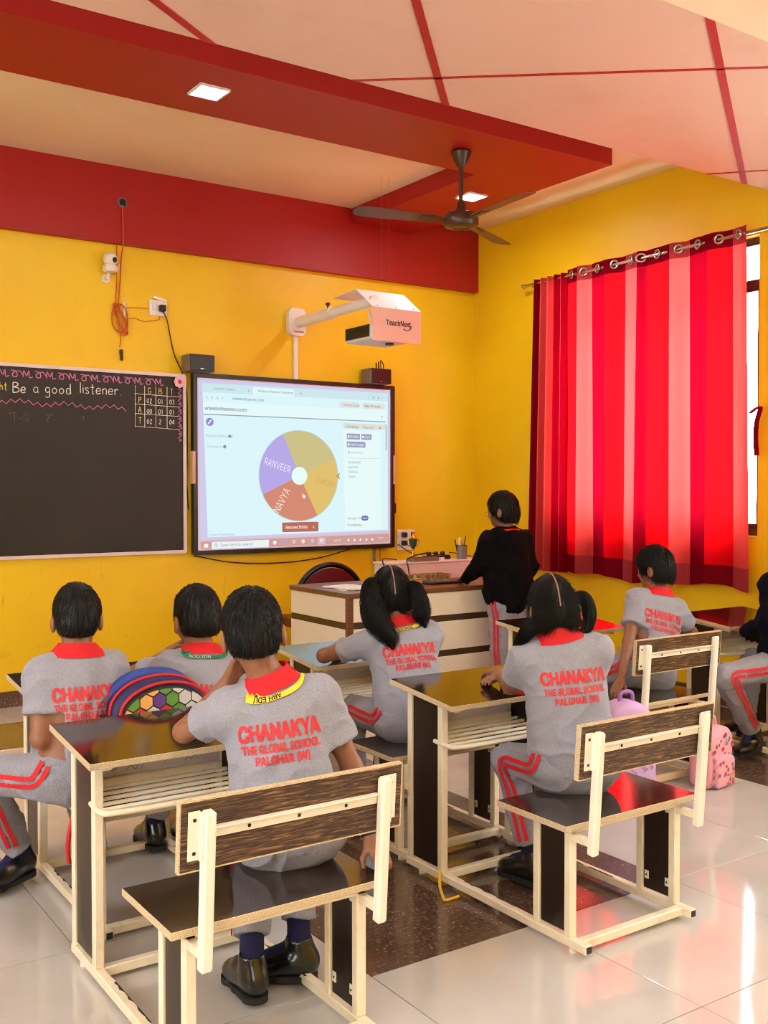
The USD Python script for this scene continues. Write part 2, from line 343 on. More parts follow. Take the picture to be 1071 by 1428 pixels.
def fold_x(y, z, i, t):
    s = 1 if i % 2 else -1
    amp = .015 + .010 * (1 - (z - ZC0) / (ZT - ZC0))
    return XC - .012 + s * amp * (math.cos(math.pi * t)) * 1.0 + .007 * math.sin(5 * z + i * 1.7) * math.sin(math.pi * t) + .006 * math.sin(2 * math.pi * t)
def strip_sheet(y0, y1, z0, z1, i, nu=9, nv=22, off=0.0):
    V, f = [], []
    for v in range(nv):
        z = z0 + (z1 - z0) * v / (nv - 1); k = 1 - (z - ZC0) / (ZT - ZC0)
        for u in range(nu):
            t = u / (nu - 1); y = y0 + (y1 - y0) * t
            y += -.035 * k * max(0, 1 - (y - 4.0) / .6) + .02 * k * math.sin(y * 9 + 1)      # lower corner flares a little
            zz = z - (.015 * math.sin(y * 5.5) + .01 * math.sin(13 * y)) * (k if v == 0 else k * .3)
            V.append((fold_x(y, z, i, t) + off, y, zz))
    for v in range(nv - 1):
        for u in range(nu - 1):
            a = v * nu + u; f += [(a, a + 1, a + nu + 1), (a, a + nu + 1, a + nu)]
    return trimesh.Trimesh(np.array(V), np.array(f), process=False)
for i, k in enumerate(kinds):
    part(cur, 'fabric_panel', strip_sheet(edges[i], edges[i + 1], ZC0, ZT - .105, i), 'cloth_' + k, smooth=True, label=f'{k} stripe of the curtain' if i < 3 else None)
    part(cur, 'header_band', strip_sheet(edges[i], edges[i + 1], ZT - .105, ZT, i, nv=4), 'cloth_header' if k != 'salmon' else 'cloth_salmon_header', smooth=True)
    part(cur, 'hem_band', strip_sheet(edges[i], edges[i + 1], ZC0 - .004, ZC0 + .135, i, nv=5, off=-.004), 'cloth_header' if k != 'salmon' else 'cloth_salmon_header', smooth=True)
    yc = (edges[i] + edges[i + 1]) / 2; sl = (1 if i % 2 else -1) * -.052 / (edges[i + 1] - edges[i])
    a = np.arange(24) * 2 * np.pi / 24
    ring = np.stack([XC - .021 + 0 * a + sl * .026 * np.cos(a), yc + .026 * np.cos(a), 2.972 + .026 * np.sin(a)], -1)
    part(cur, 'eyelet', tube(ring, .0075, 8, closed=True), 'steel', smooth=True)
# gathered left side: many narrow folds
ys = np.linspace(5.575, 5.905, 90); V, f = [], []
nv = 16
for v in range(nv):
    z = ZC0 + (ZT - .02 - ZC0) * v / (nv - 1); k = 1 - v / (nv - 1)
    for q, y in enumerate(ys):
        V.append((XC - .012 + (.015 + .010 * k + (.013 - .004 * k) * min(1, (y - 5.575) / .04)) * math.cos((y - 5.575) / .33 * 2 * math.pi * 4.5) - .006 * k, y + .05 * k * (y - 5.585) / .32, z))
n_ = len(ys)
cols = ['crimson', 'salmon', 'crimson', 'scarlet', 'salmon', 'crimson', 'salmon', 'crimson', 'header']
for c, col in enumerate(cols):
    q0, q1 = c * 10, min(n_ - 1, c * 10 + 10); f = []
    for v in range(nv - 1):
        for q in range(q0, q1):
            a = v * n_ + q; f += [(a, a + 1, a + n_ + 1), (a, a + n_ + 1, a + n_)]
    t = trimesh.Trimesh(np.array(V), np.array(f), process=False); t.remove_unreferenced_vertices()
    part(cur, 'gathered_fold', t, 'cloth_' + col, smooth=True)
# tie hanging at the free edge
tie = spline([(XC - .01, 3.985, 1.86), (XC + .02, 3.93, 1.90), (XC - .02, 3.925, 1.80), (XC, 3.945, 1.70), (XC - .01, 3.93, 1.60)], 24)
P_, T_, N_, B_ = frames(tie); w = .018
V = np.vstack([P_ + np.array([0, w, 0]), P_ - np.array([0, w, 0])]); n_ = len(P_); f = []
for i in range(n_ - 1): f += [(i, i + 1, n_ + i + 1), (i, n_ + i + 1, n_ + i)]
part(cur, 'tie', trimesh.Trimesh(V, np.array(f), process=False), 'cloth_header', smooth=True)
cr = thing('curtain_rod', 'steel curtain rod with brackets above the window', 'curtain rod', (XC, 4.9, 2.972))
part(cr, 'rod', tube([(XC - .012, 3.62, 2.972), (XC - .012, 6.05, 2.972)], .0115, 14), 'steel')
for y in (3.62, 6.05): part(cr, 'finial', lathe([(.0, -.02), (.018, -.012), (.022, 0), (.018, .012), (0, .02)], (XC - .012, y, 2.972), 16), 'steel')
for y in (3.72, 5.96): part(cr, 'rod_bracket', [box((XC, y - .01, 2.955), (XW, y + .01, 2.970)), box((XW - .008, y - .018, 2.93), (XW, y + .018, 3.01))], 'steel')
# ================================================================== DESK-BENCHES
TW, SW, FW = .30, .296, .235                     # half widths: desk top, seat, frame (to tube centre)
def desk_bench(name, label, c, y0, back=True, group=None):
    L = (c, y0, 0)
    t = thing(name, label, 'desk bench', L, group)
    def B(a, b, bev=.003): return box((c + a[0], y0 + a[1], a[2]), (c + b[0], y0 + b[1], b[2]), bev)
    tb = .014
    # desk top: tilted board with a striped edge
    yn, yf, zn, zf, th = .545, .915, .660, .698, .020
    ang = math.atan2(zf - zn, yf - yn); ln = math.hypot(yf - yn, zf - zn)
    top = box((c - TW + .002, y0 + yn + .002, zn - .003), (c + TW - .002, y0 + yn + ln - .002, zn), 0); top = rot(top, ang, (1, 0, 0), (c, y0 + yn, zn))
    dt = part(t, 'desk_top', top, 'wood_top')
    eb = box((c - TW, y0 + yn, zn - th), (c + TW, y0 + yn + ln, zn - .0008), .0015)
    part(dt, 'edge_band', rot(eb, ang, (1, 0, 0), (c, y0 + yn, zn)), 'edge_band')
    # seat
    st = part(t, 'seat', B((-SW + .002, .002, .397), (SW - .002, .313, .400), 0), 'wood_top')
    part(st, 'edge_band', B((-SW, 0, .380), (SW, .315, .3992), .0015), 'edge_band')
    for s in (-1, 1):
        x = s * FW
        rl = part(t, 'base_rail', B((x - tb, -.035, .014), (x + tb, .885, .042)), 'frame_cream')
        part(rl, 'rail_mouth', B((x - .010, -.0365, .018), (x + .010, -.034, .038), .0005), 'chip')
        for yy in (.03, .80): part(rl, 'foot_cap', lathe([(0, 0), (.013, 0), (.013, .014), (0, .014)], (c + x, y0 + yy, 0), 14), 'white_plastic')
        rw = random.Random(4 + s); ed = [(.30 + .022 * q, rw.uniform(.000, .009)) for q in range(13)]
        part(rl, 'worn_patch', extr(Polygon([(x - s * .0125, .30 + .006)] + [(x - s * (.0125 - e_), y_) for y_, e_ in ed] + [(x - s * .0125, .57)]).buffer(0), .0007, (c, y0, .0417), (1, 0, 0), (0, 1, 0)), 'chip')
        # bench leg: two posts, panel and tabs
        part(t, 'bench_post', B((x - tb, .03, .042), (x + tb, .058, .380)), 'frame_cream'); part(t, 'bench_post', B((x - tb, .168, .042), (x + tb, .196, .380)), 'frame_cream')
        part(t, 'bench_side_panel', B((x - .007, .058, .052), (x + .007, .168, .372)), 'wood_panel')
        i_ = -s                                                   # tabs on the inner side
        for yy in (.066, .152):
            for zz in (.10, .345):
                tbp = part(t, 'screw_tab', B((x + i_ * .007, yy - .009, zz - .014), (x + i_ * .010, yy + .009, zz + .014), .001), 'bracket_white')
                part(tbp, 'bolt', B((x + i_ * .010, yy - .003, zz - .003), (x + i_ * .012, yy + .003, zz + .003), .001), 'bolt')
        # desk leg
        zt = lambda yy: zn - th - .002 + (yy - yn) * (zf - zn) / (yf - yn)
        part(t, 'desk_post', B((x - tb, .665, .042), (x + tb, .693, zt(.665))), 'frame_cream'); part(t, 'desk_post', B((x - tb, .848, .042), (x + tb, .876, zt(.848))), 'frame_cream')
        part(t, 'desk_side_panel', B((x - .007, .693, .052), (x + .007, .848, zt(.693) - .004)), 'wood_panel')
        part(t, 'top_bearer', rot(B((x - tb, yn + .04, zn - th - .022), (x + tb, yn + ln - .03, zn - th - .001)), ang, (1, 0, 0), (c, y0 + yn, zn)), 'frame_cream')
    part(t, 'cross_beam', B((-FW + tb, -.004, .014), (FW - tb, .024, .042)), 'frame_cream')
    part(t, 'cross_beam', B((-FW + tb, .665, .014), (FW - tb, .693, .042)), 'frame_cream')
    part(t, 'seat_bearer', B((-FW - tb, .03, .358), (FW + tb, .048, .379)), 'frame_cream')
    # modesty panel and book shelf of rods
    mp = part(t, 'front_panel', B((-FW + tb, .852, .50), (FW - tb, .862, .658)), 'laminate')
    rs = random.Random(7); scr = []
    for k in range(9):
        px, pz = rs.uniform(-.19, .12), rs.uniform(.54, .63)
        P = [(c + px + q * .009 + rs.uniform(-.004, .004), y0 + .8512, pz + rs.uniform(-.016, .016)) for q in range(6)]
        scr.append(tube(spline(P, 18), .0007, 4))
    part(mp, 'scribble', scr, 'scribble')
    part(mp, 'screw_tab', B((.13, .848, .508), (.16, .852, .532), .001), 'bracket_white')
    sh = part(t, 'shelf_frame', tube(spline([(c - FW - .004, y0 + .72, .500), (c - FW - .006, y0 + .64, .497), (c - FW + .03, y0 + .612, .495), (c, y0 + .608, .494), (c + FW - .03, y0 + .612, .495), (c + FW + .006, y0 + .64, .497), (c + FW + .004, y0 + .72, .500)], 40), .0085, 10), 'frame_cream')
    for k, yy in enumerate((.652, .692, .732, .772, .812)):
        part(t, 'shelf_rod', tube([(c - FW, y0 + yy, .496 + .003 * k), (c + FW, y0 + yy, .496 + .003 * k)], .0065, 8), 'frame_cream')
    part(t, 'shelf_rail', B((-FW + tb, .832, .505), (FW - tb, .850, .530)), 'frame_cream')
    if back:
        bt, bb, ya = .712, .548, -.022
        lean = math.radians(4)
        about = (c, y0 + ya, .38)
        bd = part(t, 'backrest', rot(B((-.297, ya - .016, bb + .001), (.297, ya, bt - .001), 0), lean, (1, 0, 0), about), 'wood_back')
        part(bd, 'edge_band', rot(extr(rrect(-.299, bb, .299, bt).difference(rrect(-.2955, bb + .0035, .2955, bt - .0035)), .0175, (c, y0 + ya + .0008, 0), (1, 0, 0), (0, 0, 1)), lean, (1, 0, 0), about), 'edge_band')
        for s in (-1, 1):
            x = s * .236
            po = part(t, 'backrest_post', rot(B((x - .015, ya - .046, .318), (x + .015, ya - .017, .690), .006), lean, (1, 0, 0), about), 'bracket_white')
            part(po, 'stub_arm', B((x - .011, ya - .02, .340), (x + .011, .05, .362), .002), 'frame_cream')
            xo = x + s * .015
            pl = part(t, 'fixing_plate', rot([B((xo, ya - .019, .575), (xo + s * .028, ya - .0165, .690), .001), B((xo, ya - .040, .575), (xo + s * .003, ya - .017, .690), .001)], lean, (1, 0, 0), about) if False else
                      trimesh.util.concatenate([rot(q, lean, (1, 0, 0), about) for q in (B((xo, ya - .019, .575), (xo + s * .028, ya - .0165, .688), .001), B((xo, ya - .040, .575), (xo + s * .003, ya - .017, .688), .001))]), 'bracket_white')
            for zz in (.592, .668): part(pl, 'bolt', rot(B((xo + s * .013 - .004, ya - .022, zz - .004), (xo + s * .013 + .004, ya - .0185, zz + .004), .002), lean, (1, 0, 0), about), 'bolt')
        fb = part(t, 'back_bar', trimesh.util.concatenate([rot(q, lean, (1, 0, 0), about) for q in (B((-.221, ya - .022, .622), (.221, ya - .0165, .648), .001), B((-.221, ya - .034, .6455), (.221, ya - .0165, .649), .001))]), 'bracket_white')
        for xx in (-.13, .0, .13): part(fb, 'bolt', rot(B((xx - .004, ya - .025, .629), (xx + .004, ya - .0215, .637), .002), lean, (1, 0, 0), about), 'bolt')
    return t
dA = desk_bench('desk_bench', 'wooden school desk bench nearest the camera, boy with short hair on its seat', 1.182, 2.160)
copy_of(dA, 'desk_bench', (2.432, 2.190, 0), 'wooden desk bench carrying the girl with two short braids')
copy_of(dA, 'desk_bench', (3.842, 3.250, 0), 'wooden desk bench whose top shines red, third row by the curtain')
copy_of(dA, 'desk_bench', (4.892, 2.935, 0), 'wooden desk bench at the right picture edge, beside the pupil in navy hoodie')
dC = desk_bench('desk_bench', 'wooden desk bench shared by two boys, with the printed backpack on its seat', 1.288, 3.085, back=False)
copy_of(dC, 'desk_bench', (2.448, 3.115, 0), 'wooden desk bench of the girl with long loose ponytails')

# ================================================================== TEACHER'S TABLE
mat('cream_laminate', (236, 222, 200), .35); mat('brown_wood', (120, 74, 44), .3, vary=(14, (92, 54, 32), .4, .7, (1, 8, 8))); mat('dark_band', (66, 46, 24), .4)
tx0, tx1, ty0, ty1, tz = 3.196, 4.64, 5.10, 5.775, .78
tt = thing('teacher_table', 'white and brown teacher table in front of the projection board', 'table', ((tx0 + tx1) / 2, (ty0 + ty1) / 2, 0))
part(tt, 'table_top', box((tx0 - .008, ty0 - .012, tz - .03), (tx1 + .008, ty1 + .008, tz), .003), 'brown_wood')
for z0, z1 in ((.04, .345), (.385, .565), (.605, tz - .03)):
    part(tt, 'front_board', box((tx0 + .045, ty0, z0), (tx1 - .045, ty0 + .018, z1), .002), 'cream_laminate')
    for x in (tx0, tx1 - .018): part(tt, 'side_board', box((x, ty0 + .02, z0), (x + .018, ty1, z1), .002), 'cream_laminate')
for z0, z1 in ((.345, .385), (.565, .605)):
    part(tt, 'dark_band', [box((tx0 + .045, ty0 + .006, z0), (tx1 - .045, ty0 + .024, z1)), box((tx0 + .006, ty0 + .02, z0), (tx0 + .016, ty1, z1)), box((tx1 - .016, ty0 + .02, z0), (tx1 - .006, ty1, z1))], 'dark_band')
for x in (tx0, tx1 - .045): part(tt, 'corner_post', box((x, ty0 - .002, 0), (x + .045, ty0 + .02, tz - .03), .002), 'brown_wood')
for x in (tx0 + .02, tx1 - .05): part(tt, 'back_leg', box((x, ty1 - .04, 0), (x + .03, ty1 - .01, tz - .03)), 'brown_wood')
# long box standing on the back of the table
mat('pale_pink', (226, 200, 196), .5)
rb = thing('riser_box', 'long pale pink box standing along the back of the teacher table', 'box', (4.24, 5.66, tz))
part(rb, 'body', box((3.83, 5.58, tz), (4.635, 5.765, tz + .112), .004), 'pale_pink'); part(rb, 'lid', box((3.822, 5.572, tz + .112), (4.64, 5.77, tz + .124), .003), 'pale_pink')
RZ = tz + .124
# keyboard
kb = thing('keyboard', 'black computer keyboard near the front edge of the teacher table', 'keyboard', (4.06, 5.32, tz))
part(kb, 'case', box((3.93, 5.26, tz), (4.20, 5.38, tz + .014), .004), 'black_plastic')
mat('key_grey', (92, 88, 84), .5)
part(kb, 'keys', [box((3.94 + i * .0172, 5.27 + j * .0205, tz + .013), (3.954 + i * .0172, 5.287 + j * .0205, tz + .021), .002) for i in range(15) for j in range(5)], 'key_grey', kind='stuff')
bs = thing('basket', 'low woven straw tray behind the keyboard on the teacher table', 'tray', (4.06, 5.46, tz))
mat('straw', (176, 150, 96), .7, bump=(90, .6, .004), vary=(40, (120, 96, 56), .4, .6))
part(bs, 'tray_floor', box((3.93, 5.42, tz), (4.21, 5.53, tz + .006)), 'straw')
part(bs, 'rim', extr(rrect(3.92, 5.415, 4.22, 5.535, .02).difference(rrect(3.932, 5.427, 4.208, 5.523, .015)), .05, (0, 0, tz), (1, 0, 0), (0, 1, 0)), 'straw')
mat('paper', (236, 234, 226), .7)
pp = thing('paper_stack', 'loose stack of printed papers at the left end of the teacher table', 'papers', (3.42, 5.4, tz))
for k in range(5): part(pp, 'sheet', rot(box((3.30, 5.24, tz + k * .0016), (3.51, 5.54, tz + k * .0016 + .0012)), (-.25, .1, .35, -.05, .2)[k], (0, 0, 1), (3.4, 5.4, 0)), 'paper')
mat('cover_green', (150, 178, 150), .5); mat('cover_orange', (226, 150, 60), .5)
nb = thing('notebook', 'pale green covered notebook lying beside the keyboard', 'notebook', (3.72, 5.26, tz))
part(nb, 'pages', rot(box((3.64, 5.19, tz + .001), (3.80, 5.33, tz + .010)), .3, (0, 0, 1), (3.72, 5.26, 0)), 'paper')
part(nb, 'cover', rot(box((3.636, 5.186, tz + .010), (3.804, 5.334, tz + .0115)), .3, (0, 0, 1), (3.72, 5.26, 0)), 'cover_green')
ob = thing('duster', 'small orange duster block on the teacher table', 'duster', (3.86, 5.33, tz))
part(ob, 'block', rot(box((3.83, 5.30, tz), (3.90, 5.35, tz + .03), .005), .4, (0, 0, 1), (3.865, 5.325, 0)), 'cover_orange')
part(ob, 'felt', rot(box((3.832, 5.302, tz + .03), (3.898, 5.348, tz + .042), .004), .4, (0, 0, 1), (3.865, 5.325, 0)), 'straw')
# pen cup with pens
cup = thing('pen_cup', 'black mesh pen cup on the pink riser box', 'cup', (4.50, 5.66, RZ))
a = np.arange(24) * 2 * np.pi / 24
part(cup, 'cup_wall', lathe([(0, 0), (.034, 0), (.036, .002), (.038, .095), (.0355, .095), (.0335, .004), (0, .004)], (4.50, 5.66, RZ), 24), 'grey_plastic')
part(cup, 'cup_rim', tube(np.stack([4.50 + .038 * np.cos(a), 5.66 + .038 * np.sin(a), 0 * a + RZ + .095], -1), .0025, 6, True), 'black_plastic')
mat('marker_pink', (232, 206, 196), .4)
for q, (dx, dy, tx_, ln_, r_, m_) in enumerate(((-.012, 0, -.004, .15, .011, 'marker_pink'), (.010, .01, .03, .16, .004, 'black_plastic'), (.004, -.012, -.02, .13, .004, 'cover_orange'), (-.02, .012, -.03, .14, .0045, 'black_plastic'))):
    solo('pen', tube([(4.50 + dx, 5.66 + dy, RZ + .006), (4.50 + dx + tx_, 5.66 + dy, RZ + ln_ - .012), (4.50 + dx + tx_ * 1.1, 5.66 + dy, RZ + ln_)], [r_, r_, r_ * .5], 10), m_,
         ('thick pale marker standing in the pen cup', 'slim black pen leaning right in the pen cup', 'thin orange pencil standing in the pen cup', 'slim black pen leaning left in the pen cup')[q], 'pen')
# trophy
mat('gold', (214, 160, 60), .25, metal=1.0); mat('marble_red', (86, 24, 24), .3)
tp = thing('trophy', 'small gold and green trophy cup on the pink riser box', 'trophy', (4.10, 5.69, RZ))
part(tp, 'base', box((4.075, 5.665, RZ), (4.125, 5.715, RZ + .025), .003), 'marble_red')
part(tp, 'stem', lathe([(0, 0), (.016, 0), (.008, .01), (.006, .05), (.012, .06), (0, .06)], (4.10, 5.69, RZ + .025), 16), 'gold')
mat('trophy_green', (40, 70, 50), .3)
part(tp, 'cup', lathe([(0, 0), (.012, 0), (.026, .03), (.030, .065), (.027, .065), (.02, .03), (0, .012)], (4.10, 5.69, RZ + .085), 20), 'trophy_green')
part(tp, 'lid', lathe([(.030, 0), (.022, .012), (.008, .02), (.006, .035), (.009, .045), (0, .055)], (4.10, 5.69, RZ + .150), 16), 'gold')
for s in (-1, 1): part(tp, 'handle', tube(spline([(4.10 + s * .022, 5.69, RZ + .10), (4.10 + s * .045, 5.69, RZ + .11), (4.10 + s * .045, 5.69, RZ + .14), (4.10 + s * .028, 5.69, RZ + .145)], 16), .003, 6), 'gold')
# tray, extension board, cables on the riser
mat('tray_brown', (120, 104, 96), .4)
ty = thing('shallow_tray', 'shallow grey brown tray on the riser box below the trophy', 'tray', (4.16, 5.62, RZ))
part(ty, 'pan', extr(rrect(4.02, 5.585, 4.24, 5.655, .012), .004, (0, 0, RZ), (1, 0, 0), (0, 1, 0)), 'tray_brown'); part(ty, 'rim', extr(rrect(4.015, 5.58, 4.245, 5.66, .014).difference(rrect(4.023, 5.588, 4.237, 5.652, .01)), .026, (0, 0, RZ), (1, 0, 0), (0, 1, 0)), 'tray_brown')
xb = thing('extension_board', 'black extension board with plugs on the riser box', 'extension board', (4.33, 5.70, RZ))
part(xb, 'body', box((4.20, 5.68, RZ), (4.42, 5.73, RZ + .03), .006), 'black_plastic')
for k in range(3): part(xb, 'plug', box((4.23 + k * .06, 5.69, RZ + .03), (4.26 + k * .06, 5.72, RZ + .055), .006), 'black_rubber')
solo('adhesive_roll', lathe([(.012, 0), (.03, 0), (.03, .018), (.012, .018), (.012, 0)], (4.28, 5.62, RZ), 24), 'paper', 'white roll of tape on the riser box beside the tray', 'tape')
def cable(pts, r, m_, label, n=60): solo('cable', tube(spline(pts, n), r, 6), m_, label, 'cable')
cable([(4.70, YW - .03, .95), (4.55, 6.3, .90), (4.42, 5.9, .935), (4.40, 5.745, RZ + .018)], .004, 'black_rubber', 'black cable sagging from the wall sockets to the extension board')
cable([(4.42, 5.70, RZ + .045), (4.50, 5.72, RZ + .035), (4.60, 5.67, RZ + .012), (4.63, 5.60, RZ + .008)], .0035, 'black_rubber', 'black cable curling right from the extension board behind the pen cup')
cable([(4.0, 5.745, RZ + .008), (3.90, 5.69, RZ + .02), (3.80, 5.62, RZ + .02), (3.79, 5.54, tz + .05), (3.80, 5.50, tz + .006)], .0045, 'black_rubber', 'black cable looping over the left end of the riser box')
cable([(4.22, 5.70, RZ + .05), (4.10, 5.63, RZ + .045), (3.99, 5.60, RZ + .02), (3.96, 5.555, RZ - .02), (3.985, 5.545, tz + .02), (4.0, 5.40, tz + .008)], .004, 'black_rubber', 'black cable dropping over the front of the riser box to the keyboard')
# visitor chair behind the table
mat('chair_maroon', (96, 14, 24), .35); mat('chair_black', (22, 18, 18), .18)
ch = thing('chair', 'round backed maroon and black chair between the table and the board', 'chair', (3.72, 6.16, 0))
arc = [(3.72 + .265 * math.cos(t), 6.16, .62 + .245 * math.sin(t)) for t in np.linspace(math.radians(-35), math.radians(215), 40)]
part(ch, 'back_rim', tube(arc, .020, 12), 'chair_black', smooth=True)
pad = Polygon([(.245 * math.cos(t), .225 * math.sin(t)) for t in np.linspace(math.radians(-35), math.radians(215), 40)])
part(ch, 'back_pad', extr(pad.buffer(-.004), .035, (3.72, 6.175, .62), (1, 0, 0), (0, 0, 1)), 'chair_maroon')
part(ch, 'seat', extr(rrect(-.22, -.22, .22, .22, .10), .06, (3.72, 6.38, .42), (1, 0, 0), (0, 1, 0)), 'chair_maroon')
for s in (-1, 1):
    part(ch, 'leg', tube(spline([(3.72 + s * .21, 6.16, .50), (3.72 + s * .215, 6.18, .30), (3.72 + s * .21, 6.14, .012)], 16), .012, 8), 'steel')
    part(ch, 'leg', tube(spline([(3.72 + s * .20, 6.55, .42), (3.72 + s * .21, 6.58, .2), (3.72 + s * .21, 6.60, .012)], 16), .012, 8), 'steel')
# ================================================================== BOARDS AND DEVICES ON THE FRONT WALL
ux, uz = (1, 0, 0), (0, 0, 1)                     # extr() then thickens towards -y
mat('alu', (226, 206, 204), .35); mat('slate', (24, 21, 20), .5, vary=(2.2, (38, 31, 27), .4, .75)); mat('chalk_white', (226, 222, 214), .9); mat('chalk_pink', (206, 120, 168), .9); mat('chalk_yellow', (226, 206, 90), .9)
mat('chalk_faint', (110, 106, 100), .9)
CX0, CX1, CZ0, CZ1 = -.20, 2.895, .945, 2.195
cb = thing('chalkboard', 'wide dark chalkboard with aluminium frame and chalk writing', 'chalkboard', ((CX0 + CX1) / 2, YW - .015, CZ0))
part(cb, 'slate', box((CX0 + .01, YW - .018, CZ0 + .01), (CX1 - .01, YW - .002, CZ1 - .01)), 'slate')
part(cb, 'frame', extr(rrect(CX0, CZ0, CX1, CZ1, .02).difference(rrect(CX0 + .022, CZ0 + .022, CX1 - .022, CZ1 - .022)), .030, (0, YW - .001, 0), ux, uz), 'alu')
yc = YW - .0185
def stroke(pts, r): return tube([(p[0], yc, p[1]) for p in pts], r, 5)
# a small handwriting alphabet: strokes on a 1 x 1 cell, x-height .55
GL = {'B': [[(0, 0), (.02, 1)], [(.02, 1), (.4, .95), (.45, .72), (.08, .55), (.5, .45), (.52, .12), (0, 0)]], 'e': [[(.02, .28), (.42, .32), (.35, .55), (.12, .52), (.02, .25), (.15, .02), (.45, .1)]],
      'a': [[(.42, .5), (.15, .55), (.02, .25), (.15, .02), (.4, .15), (.42, .5), (.42, .1), (.5, .02)]], 'g': [[(.42, .5), (.15, .55), (.02, .28), (.15, .06), (.4, .18), (.42, .5), (.42, -.25), (.2, -.42), (.02, -.3)]],
      'o': [[(.25, .55), (.03, .35), (.1, .05), (.35, .05), (.45, .35), (.25, .55)]], 'd': [[(.4, .5), (.12, .55), (.02, .25), (.12, .02), (.38, .12), (.42, 1.0)], [(.42, 1.0), (.44, .02)]],
      'l': [[(.05, 1.0), (.06, .02)]], 'i': [[(.05, .55), (.06, .02)], [(.05, .75), (.06, .78)]], 's': [[(.35, .5), (.1, .55), (.05, .38), (.32, .2), (.28, .02), (.02, .06)]], 't': [[(.15, .9), (.16, .05), (.3, .02)], [(.0, .6), (.32, .62)]],
      'n': [[(.03, .55), (.04, .0)], [(.04, .38), (.2, .56), (.36, .45), (.38, .0)]], 'r': [[(.03, .55), (.04, .0)], [(.04, .35), (.2, .55), (.36, .48)]], '.': [[(.05, .0), (.08, .03)]], 'h': [[(.04, 1), (.04, 0)], [(.04, .4), (.2, .55), (.34, .4), (.36, 0)]],
      ':': [[(.05, .1), (.08, .12)], [(.05, .5), (.08, .52)]], 'G': [[(.5, .85), (.2, 1), (.0, .5), (.15, .05), (.45, .1), (.5, .42), (.3, .42)]], 'T': [[(0, 1), (.5, 1)], [(.25, 1), (.25, 0)]], 'p': [[(.05, .8), (.05, -.1)], [(.05, .8), (.4, .8), (.42, .45), (.06, .4)]],
      'A': [[(0, 0), (.22, 1), (.46, 0)], [(.08, .4), (.38, .4)]], '0': [[(.2, .9), (.02, .6), (.06, .15), (.25, .02), (.4, .3), (.38, .75), (.2, .9)]], '1': [[(.2, .9), (.2, 0)]], '2': [[(.05, .75), (.2, .92), (.36, .75), (.05, .02), (.4, .04)]],
      '3': [[(.05, .88), (.35, .85), (.15, .5), (.38, .25), (.2, 0), (.02, .08)]], '4': [[(.3, 0), (.3, .9), (.02, .3), (.42, .3)]], '-': [[(0, .4), (.3, .4)]], 'V': [[(0, 1), (.2, 0), (.45, 1)]], 'I': [[(.1, 1), (.1, 0)]], '"': [[(.0, 1), (.0, .8)], [(.12, 1), (.12, .8)]]}
def write(s, x, z, h, r=.0032, pitch=.62):
    out = []
    for c_ in s:
        if c_ == ' ': x += h * .5; continue
        g = GL[c_]; wd = max(p[0] for q in g for p in q)
        for q in g: out.append(stroke(spline([(x + p[0] * h, 0, z + p[1] * h) for p in q], 4 * len(q))[:, [0, 2]] if len(q) > 2 else [(x + p[0] * h, z + p[1] * h) for p in q], r))
        x += (wd + .2) * h * pitch / .62
    return out
for w_, x_, z_, h_, pi_ in (('Be', 1.722, 2.008, .066, .62), ('a', 1.850, 2.014, .066, .62), ('good', 1.925, 2.016, .066, .66), ('listener.', 2.150, 2.026, .070, .60)): part(cb, 'chalk_word', write(w_, x_, z_, h_, pitch=pi_), 'chalk_white')
part(cb, 'chalk_heading', write('ht:', 1.640, 2.022, .05, .0026), 'chalk_yellow')
wl = [(1.40 + k * .028, 1.955 - .0 * k + (.012 if k % 2 else -.012) + .010 * math.sin(k * .6) - .00045 * k) for k in range(39)]
part(cb, 'wavy_underline', stroke(wl, .0035), 'chalk_pink')
# table
tbl = []
for x in (2.529, 2.596, 2.676, 2.758): tbl.append(stroke([(x, 2.10), (x - .001, 1.815)], .0022))
for z in (2.035, 1.965, 1.900): tbl.append(stroke([(2.525, z + .008), (2.842, z)], .0022))
tbl.append(stroke([(2.525, 1.822), (2.85, 1.808)], .0018))
part(cb, 'chalk_table', tbl, 'chalk_white')
hd = []
for s, x, z in (('G', 2.620, 2.048), ('B', 2.698, 2.048), ('T', 2.782, 2.048), ('p', 2.552, 1.985), ('A', 2.552, 1.915), ('T', 2.552, 1.842)): hd += write(s, x, z, .040, .0024)
part(cb, 'table_headings', hd, 'chalk_yellow')
nm = []
for s, x, z in (('02', 2.612, 1.983), ('01', 2.694, 1.983), ('03', 2.776, 1.982), ('00', 2.612, 1.912), ('01', 2.694, 1.912), ('01', 2.776, 1.912), ('02', 2.612, 1.842), ('2', 2.700, 1.842), ('04', 2.776, 1.842)): nm += write(s, x, z, .034, .0022)
part(cb, 'table_figures', nm, 'chalk_white')
part(cb, 'faint_chalk', write('"T-IV', 1.70, 1.825, .055, .0016) + write('2"', 1.93, 1.83, .05, .0016) + write('-T', 2.15, 1.845, .03, .0014), 'chalk_faint')
sc = []
for k in range(22):
    x = 1.12 + k * .074; z = 2.132
    if k % 2: P = [(x, z - .022), (x + .004, z + .02), (x + .022, z - .012), (x + .036, z + .02), (x + .040, z - .022), (x + .060, z - .018)]
    else: P = [(x, z + .018), (x + .03, z + .012), (x + .035, z - .018), (x + .012, z - .02), (x + .010, z), (x + .05, z + .016), (x + .072, z - .01)]
    sc.append(stroke(spline([(a_, 0, b_) for a_, b_ in P], 24)[:, [0, 2]], .0036))
for k in range(7):
    z = 2.07 - k * .052; x = 2.852
    sc.append(stroke(spline([(x - .012, 0, z + .02), (x + .012, 0, z + .012), (x - .01, 0, z - .008), (x + .010, 0, z - .022), (x - .006, 0, z - .03)], 20)[:, [0, 2]], .0034))
